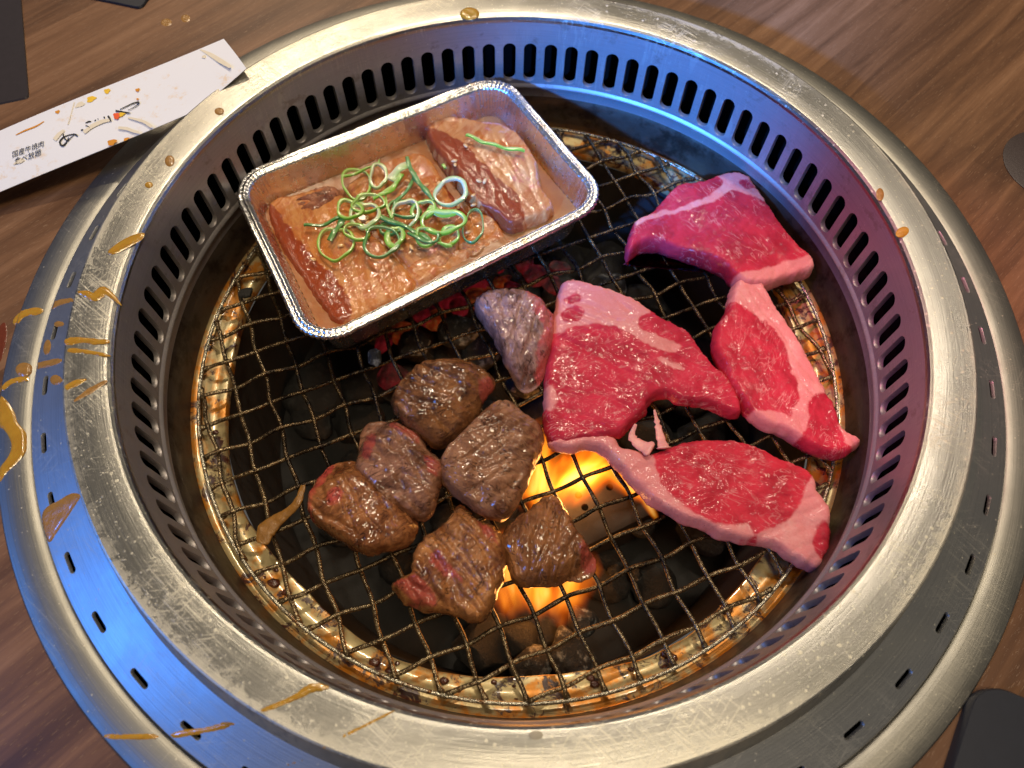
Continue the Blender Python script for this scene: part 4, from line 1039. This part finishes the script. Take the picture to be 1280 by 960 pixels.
streak([(43,458),(58,455),(78,450)],[9,11,9],0.05,m_sauce_d,'brown streak across the vent ring next to the amber drop')
drop(59,434,5,10,0.06,m_sauce_d,'upright brown drop on the vent ring',0.15)
drop(70,475,8,7,0.06,m_sauce_d,'brown drop on the vent ring below the streak')
drop(74,405,7,4,0.04,m_sauce_d,'small brown drop beside a vent slot')
blob([(52,645),(58,634),(72,626),(90,616),(98,617),(96,630),(84,648),(72,665),(62,678),(55,670)],0.13,m_sauce_d,'big dark brown drop on the lower left vent ring')
streak([(130,920),(150,921),(175,921),(202,920)],[7,9,8,6],0.06,m_sauce,'golden streak on the lower left flange')
streak([(214,920),(235,916),(265,911),(288,905),(297,908)],[12,10,9,12,5],0.08,m_sauce,'golden streak on the lower left vent ring')
streak([(322,890),(345,882),(372,870),(390,860),(411,859)],[6,8,8,14,8],0.12,m_sauce,'thick golden streak on the lower left of the plate')
streak([(404,935),(430,920),(460,905),(493,888)],[3,5,4,3],0.04,m_sauce,'thin golden streak at the bottom of the plate')
streak([(355,958),(370,953),(386,948)],[5,5,4],0.04,m_sauce,'short thin streak at the bottom edge')
drop(670,919,9,6,0.02,m_simple('dried_ring_stain',(0.30,0.26,0.18),0.5),'dull dried drop mark at the bottom of the plate')
drop(1128,290,9,6,0.03,m_sauce,'grainy yellow crust mark on the right of the plate',-0.5)
drop(1100,243,5,8,0.02,m_sauce_d,'small yellow crust mark on the upper right of the plate')
drop(-1,432,8,30,0.03,m_sauce_r,'reddish sauce smear on the table at the left edge',0.22)
drop(208,28,7,5,0.02,m_sauce_d,'faint brown drop on the table above the sleeve',group='sauce drops on the table')
drop(232,23,6,5,0.02,m_sauce_d,'darker brown drop on the table above the sleeve',group='sauce drops on the table')

# ------------------------------------------------------------------ CHOPSTICK SLEEVE
M=Mat('stained_white_paper'); v=M.coord(); n=M.noise(v,0.8,5,0.6); n2=M.noise(v,2.6,5,0.7)
stn=M.mth('MULTIPLY',M.step(n,0.50,0.66),M.step(n2,0.48,0.66))
M.set(Base_Color=M.mix(M.mth('MULTIPLY',stn,0.65),(0.78,0.78,0.80),(0.72,0.45,0.16)),Roughness=0.55)
M.inp('Normal',M.bump(M.noise(v,1.5,4,0.6),0.2,0.05)); m_paper=M.m
# rests on the table at one end and on the steel rim at the other
zA,zB=-1.65,0.32
A0=np.array(at(-60,190,zA)); A1=np.array(at(279,47,zB)); B1=np.array(at(321,104,zB)); B0=np.array(at(-60,267,zA))
sl=empty('chopstick_sleeve',tuple((A0+B0)/2),'white paper chopstick sleeve with black writing and sauce stains resting on the rim','paper sleeve')
def spt(s,t,h=0.0):
    t=t*(1.0 if s<0.8 else 1-0.286*(s-0.8)/0.2)
    p=(A0*(1-s)+A1*s)*(1-t)+(B0*(1-s)+B1*s)*t
    return p+np.array([0,0,0.16*math.sin(math.pi*t)*(0.6+0.4*math.sin(s*7))+0.06*math.sin(s*5+t)+h])
V=[];F=[];ns,nt=60,14
for l in (0,1):
    for i in range(ns+1):
        for j in range(nt+1):
            V.append(spt(i/ns,j/nt,-0.05*l if 0<j<nt else -0.02*l))
for l in (0,1):
    b=l*(ns+1)*(nt+1)
    for i in range(ns):
        for j in range(nt): F.append((b+i*(nt+1)+j,b+(i+1)*(nt+1)+j,b+(i+1)*(nt+1)+j+1,b+i*(nt+1)+j+1))
N1=(ns+1)*(nt+1)
for i in range(ns):
    for j in (0,nt): a_=i*(nt+1)+j; b_=(i+1)*(nt+1)+j; F.append((a_,b_,b_+N1,a_+N1))
for j in range(nt):
    for i in (0,ns): a_=i*(nt+1)+j; F.append((a_,a_+1,a_+1+N1,a_+N1))
mesh_obj('paper_layer',V,F,m_paper,sl,auto=0.8)
# projection px -> sleeve plane
def on_sleeve(px,py,h=0.012):
    lo=(0.5,0.5); z=(zA+zB)/2
    e=A1-A0; f=B0-A0
    for _ in range(12):
        q=np.array(at(px,py,z)); M2=np.array([[ (A1-A0)[0],(B0-A0)[0]],[(A1-A0)[1],(B0-A0)[1]]])
        s,t=np.linalg.solve(M2,(q-A0)[:2]); z=float(spt(s,np.clip(t,0,1))[2])
    return np.array([q[0],q[1],z+h])
m_ink=m_simple('black_ink',(0.02,0.02,0.022),0.6,vary=0.1)
def ink(pts,w,m=None,name='brush_stroke'):
    p=catmull(np.array(pts,float),False,1.0); n=len(p); T=np.gradient(p,axis=0); N=np.c_[T[:,1],-T[:,0]]; N/=np.linalg.norm(N,axis=1)[:,None]
    V=[];F=[]
    for i in range(n):
        ww=(w if np.isscalar(w) else np.interp(i/(n-1),np.linspace(0,1,len(w)),w))/2
        V.append(on_sleeve(*(p[i]+N[i]*ww))); V.append(on_sleeve(*(p[i]-N[i]*ww)))
    for i in range(n-1): F.append((2*i,2*i+1,2*i+3,2*i+2))
    return mesh_obj(name,V,F,m or m_ink,sl)
for pts,w in (([(79,167),(80,172),(84,176)],[1.6,1.8,1.2]),([(86,172),(83,178),(79,182),(76,181),(75,177),(79,172),(86,169),(93,168),(97,170)],[1.2,1.4,2.2,2.4,2,1.4,1.2,1.6,2.2]),([(84,177),(89,172),(93,168)],[1.0,1.0,0.8]),
   ([(101,163),(104,162)],1.4),([(107,157),(110,158),(112,160)],[1.2,1,1]),([(107,154),(111,152),(114,152)],[1,1.8,1.2]),([(118,151),(120,150)],1.2),([(122,149),(123,148.5)],1.0),([(130,146),(131,148)],[1.8,1.6]),([(135,145),(137,148),(139,152)],[2.4,2.2,1.4]),
   ([(144.5,138.5),(150,139.5),(156,140.5),(163,141.5)],[2.4,1.8,1.8,1.2]),([(150,137),(158,133),(167,129),(174,127.5)],[0.9,1.1,1.4,1.6]),([(174,127.5),(172,131),(166,135),(160,138)],[1.6,1.0,0.8,0.7])):
    ink(pts,w)
def small_text(body, px, py, size, ang_deg, shear=0):
    c=bpy.data.curves.new('tmp_text','FONT'); c.body=body; c.size=1.0
    o=bpy.data.objects.new('tmp_text',c); me=o.to_mesh(); co=[v.co.copy() for v in me.vertices]; fs=[tuple(p.vertices) for p in me.polygons]
    o.to_mesh_clear(); bpy.data.objects.remove(o)
    a=math.radians(ang_deg); V=[]
    for q in co:
        x=q.x*size; y=q.y*size
        V.append(on_sleeve(px+x*math.cos(a)-y*math.sin(-a)*-1*0+y*math.sin(a)*-0+ (0), py-x*math.sin(a)-y))
    if V: mesh_obj('printed_text',V,fs,m_ink,sl,smooth=False)
small_text('国産牛焼肉',15.0,197.0,8.6,20)
small_text('食べ放題',18.0,205.5,9.0,20)
m_stain=m_simple('orange_sauce_stain',(0.66,0.27,0.03),0.4); m_stain_y=m_simple('yellow_sauce_stain',(0.80,0.50,0.04),0.4); m_stain_p=m_simple('pale_oil_stain',(0.74,0.66,0.50),0.5,vary=0.1); m_stain_r=m_simple('red_sauce_stain',(0.80,0.12,0.04),0.35)
def stain(px,py,rx,ry,m,rot=-0.4,name='sauce_stain'):
    V=[on_sleeve(px,py,0.014)]; n=20
    for k in range(n):
        t=2*math.pi*k/n; w=1+0.15*math.sin(3*t+px)+0.1*math.sin(5*t)
        x=rx*w*math.cos(t);y=ry*w*math.sin(t); V.append(on_sleeve(px+x*math.cos(rot)-y*math.sin(rot),py+x*math.sin(rot)+y*math.cos(rot),0.010))
    mesh_obj(name,V,[(0,1+k,1+(k+1)%n) for k in range(n)],m,sl)
for a_ in ((114,124,6,3.5,m_stain_y),(134,114,4,3,m_stain_y),(146,145,4.5,4,m_stain_r),(140,178,6,3.5,m_stain),(172,112.5,2.8,2,m_stain),(172,124,1.5,1.2,m_stain),(100,131,6,3,m_stain_p),(152,143,4,2.5,m_stain_y),(158,184-10,4,1.6,m_stain),(72,140,3,2,m_stain),(24,202,7,2.5,m_stain_p),(255,71,2.5,2,m_stain_p)): stain(*a_)
ink([(148,160),(158,161),(166,164),(174,166)],[3.5,4,3.5,3],m_stain_p,'sauce_stain'); ink([(160,147),(172,150),(181,153),(190,159)],[2,3,3.5,4],m_stain_p,'sauce_stain')
ink([(105,166),(115,158),(128,152),(139,150)],[4,5,5,3],m_stain_p,'sauce_stain'); ink([(68,175),(74,168),(80,163)],[5,5,3],m_stain_p,'sauce_stain')
ink([(93,128),(89,142),(85,156)],[1.2,0.9,1.4],m_stain_p,'sauce_stain'); ink([(20,169),(30,164),(45,158),(55,152)],[1,2,2,1],m_stain,'sauce_stain'); ink([(250,62),(262,68),(275,76),(288,84)],[1,5,6,4],m_stain_p,'sauce_stain')

# ------------------------------------------------------------------ added dark slabs standing for table shadows and reflections
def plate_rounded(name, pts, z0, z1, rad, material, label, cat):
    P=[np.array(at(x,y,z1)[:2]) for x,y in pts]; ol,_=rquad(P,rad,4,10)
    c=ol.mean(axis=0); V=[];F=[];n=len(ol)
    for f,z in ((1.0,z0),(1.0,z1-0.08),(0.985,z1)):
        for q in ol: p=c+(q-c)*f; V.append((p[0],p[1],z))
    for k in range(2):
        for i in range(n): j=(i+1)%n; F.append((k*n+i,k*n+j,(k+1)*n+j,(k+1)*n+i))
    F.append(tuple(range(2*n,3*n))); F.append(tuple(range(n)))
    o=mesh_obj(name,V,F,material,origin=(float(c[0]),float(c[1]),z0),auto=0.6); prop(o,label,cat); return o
m_navy=m_simple('navy_shade_reflection',(0.012,0.014,0.022),0.45,0,0.05,3,0.2)
plate_rounded('shade_slab',[(1226,848),(1420,930),(1330,1180),(1150,1090)],TZ+0.01,TZ+0.5,1.1,m_navy,'black slab with a rounded corner standing in for a shadow at the lower right of the table','shade_slab')  # added slab, its dark colour stands for a shadow on the table
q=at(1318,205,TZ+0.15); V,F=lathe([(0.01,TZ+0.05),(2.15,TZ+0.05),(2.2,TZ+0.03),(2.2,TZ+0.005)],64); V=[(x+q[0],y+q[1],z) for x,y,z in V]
prop(mesh_obj('shade_disc',V,F,m_simple('dark_shade_disc',(0.035,0.022,0.020),0.5,0,0.2,8,0.3),origin=(q[0],q[1],TZ),auto=0.6),'dark round disc standing in for a shadow on the table at the right edge','shade_disc')  # added flat disc coloured as a round cast shadow
plate_rounded('reflection_slab',[(40,-80),(250,-90),(176,10),(100,-6)],TZ+0.01,TZ+0.12,0.3,m_navy,'dark navy slab standing in for a reflection at the top left edge of the table','painted_reflection')  # added thin slab coloured as a dark reflection in the glossy table
plate_rounded('reflection_sheet',[(-40,-30),(24,-30),(36,122),(-40,138)],TZ+0.01,TZ+0.06,0.2,m_simple('dark_table_reflection',(0.030,0.024,0.026),0.3,0,0.05,3,0.2),'dark brown sheet standing in for a reflection on the table at the left edge above the sleeve','reflection_sheet')  # second added piece, painted as a table reflection

# ------------------------------------------------------------------ FIRE
def flame(name, base, tip, rad, label, seed, strength, sharp=0.8):
    """one tongue of fire: a spindle from base to tip (cm) filled with a glowing, soft edged volume"""
    base=np.array(base,float); tip=np.array(tip,float); L=float(np.linalg.norm(tip-base)); n=20; m=20
    V=[];F=[]
    for i in range(n+1):
        t=i/n; r=rad*1.25*(math.sin(math.pi*min(1,t*0.92+0.08))**0.6)+0.01
        for k in range(m):
            a_=2*math.pi*k/m; w=1+0.12*nz(math.cos(a_)*1.5,math.sin(a_)*1.5,t*3+seed)
            V.append((r*w*math.cos(a_),r*w*math.sin(a_),t*L))
    for i in range(n):
        for k in range(m): F.append((i*m+k,i*m+(k+1)%m,(i+1)*m+(k+1)%m,(i+1)*m+k))
    F.append(tuple(range(m))); F.append(tuple(n*m+k for k in range(m)))
    M=Mat(name+'_glow'); nt=M.t; nt.nodes.remove(M.b)
    e=M.n('ShaderNodeEmission'); v=M.coord()
    wn=M.n('ShaderNodeTexNoise'); M.l(M.mapv(v,scale=(1,1,0.45),loc=(seed*1.7,seed,0)),wn.inputs['Vector']); wn.inputs['Scale'].default_value=0.55; wn.inputs['Detail'].default_value=2.0
    off=M.n('ShaderNodeVectorMath',operation='SUBTRACT'); M.l(wn.outputs['Color'],off.inputs[0]); off.inputs[1].default_value=(0.5,0.5,0.5)
    off2=M.n('ShaderNodeVectorMath',operation='SCALE'); M.l(off.outputs[0],off2.inputs[0]); off2.inputs['Scale'].default_value=2.2*rad
    add=M.n('ShaderNodeVectorMath',operation='ADD'); M.l(v,add.inputs[0]); M.l(off2.outputs[0],add.inputs[1])
    r,a_,z=M.polar(add.outputs[0])
    t=M.mth('DIVIDE',z,L,clamp=True)
    prof=M.mth('POWER',M.mth('SINE',M.mth('MULTIPLY',M.mth('ADD',M.mth('MULTIPLY',t,0.80),0.18),math.pi)),sharp)
    q=M.mth('DIVIDE',r,M.mth('MULTIPLY',prof,rad))
    inten=M.step(q,1.0,0.15)
    fade=M.mth('MULTIPLY',M.step(t,0.0,0.22),M.step(t,1.0,0.72))
    lick=M.step(M.noise(M.mapv(v,scale=(2.2,2.2,0.5),loc=(seed,0,0)),0.7,2,0.5),0.30,0.62)
    inten=M.mth('MULTIPLY',M.mth('MULTIPLY',inten,fade),M.mth('ADD',M.mth('MULTIPLY',lick,0.75),0.25))
    col=M.ramp(inten,[(0.0,(1.0,0.10,0.003)),(0.40,(1.0,0.22,0.008)),(0.80,(1.0,0.36,0.025)),(1.0,(1.0,0.55,0.12))])
    M.l(col,e.inputs['Color']); M.l(M.mth('MULTIPLY',inten,strength),e.inputs['Strength']); M.l(e.outputs[0],M.out.inputs['Volume'])
    me=bpy.data.meshes.new(name); me.from_pydata((np.array(V)*S).tolist(),[],F); me.materials.append(M.m)
    bm=bmesh.new(); bm.from_mesh(me); bmesh.ops.recalc_face_normals(bm,faces=bm.faces); bm.to_mesh(me); bm.free()
    o=bpy.data.objects.new(name,me); NOCOL.objects.link(o); o.location=Vector(base)*S
    o.rotation_euler=Vector(tip-base).to_track_quat('Z','Y').to_euler()
    prop(o,label,'flame','flames rising from the charcoal'); return o
flame('flame',at(668,640,-10.8),at(686,520,-6.9),1.35,'tall yellow flame tongue behind the square browned piece',1,170)
flame('flame',at(705,620,-10.0),at(770,560,-6.9),1.25,'brightest flame curling right under the fat tail of the oval steak',4,430)
flame('flame',at(735,575,-9.0),at(812,628,-7.2),0.75,'pointed bright flame licking right towards the oval steak',6,330)
flame('flame',at(648,770,-11.4),at(625,655,-7.4),1.30,'orange flame rising between the folded piece and the thin slice',7,150)
flame('flame',at(705,775,-11.4),at(728,680,-7.8),1.25,'low orange flame showing below the thin brown slice',9,100)
flame('flame',at(676,768,-11.4),at(672,700,-8.2),1.0,'low yellow flame between the two lower orange ones',13,120)
flame('flame',at(798,610,-9.0),at(822,655,-7.8),0.40,'thin orange flame wisp to the right of the bright flame',12,150)
l=bpy.data.lights.new('fire_glow','POINT'); l.energy=0.05; l.color=(1.0,0.45,0.12); l.shadow_soft_size=0.012
o=bpy.data.objects.new('fire_glow',l); NOCOL.objects.link(o); o.location=Vector(at(720,600,-8.8))*S
l=bpy.data.lights.new('fire_glow_low','POINT'); l.energy=0.05; l.color=(1.0,0.40,0.10); l.shadow_soft_size=0.012
o=bpy.data.objects.new('fire_glow_low',l); NOCOL.objects.link(o); o.location=Vector(at(665,735,-9.6))*S

for o in bpy.data.objects:
    if '_o' in o: del o['_o']
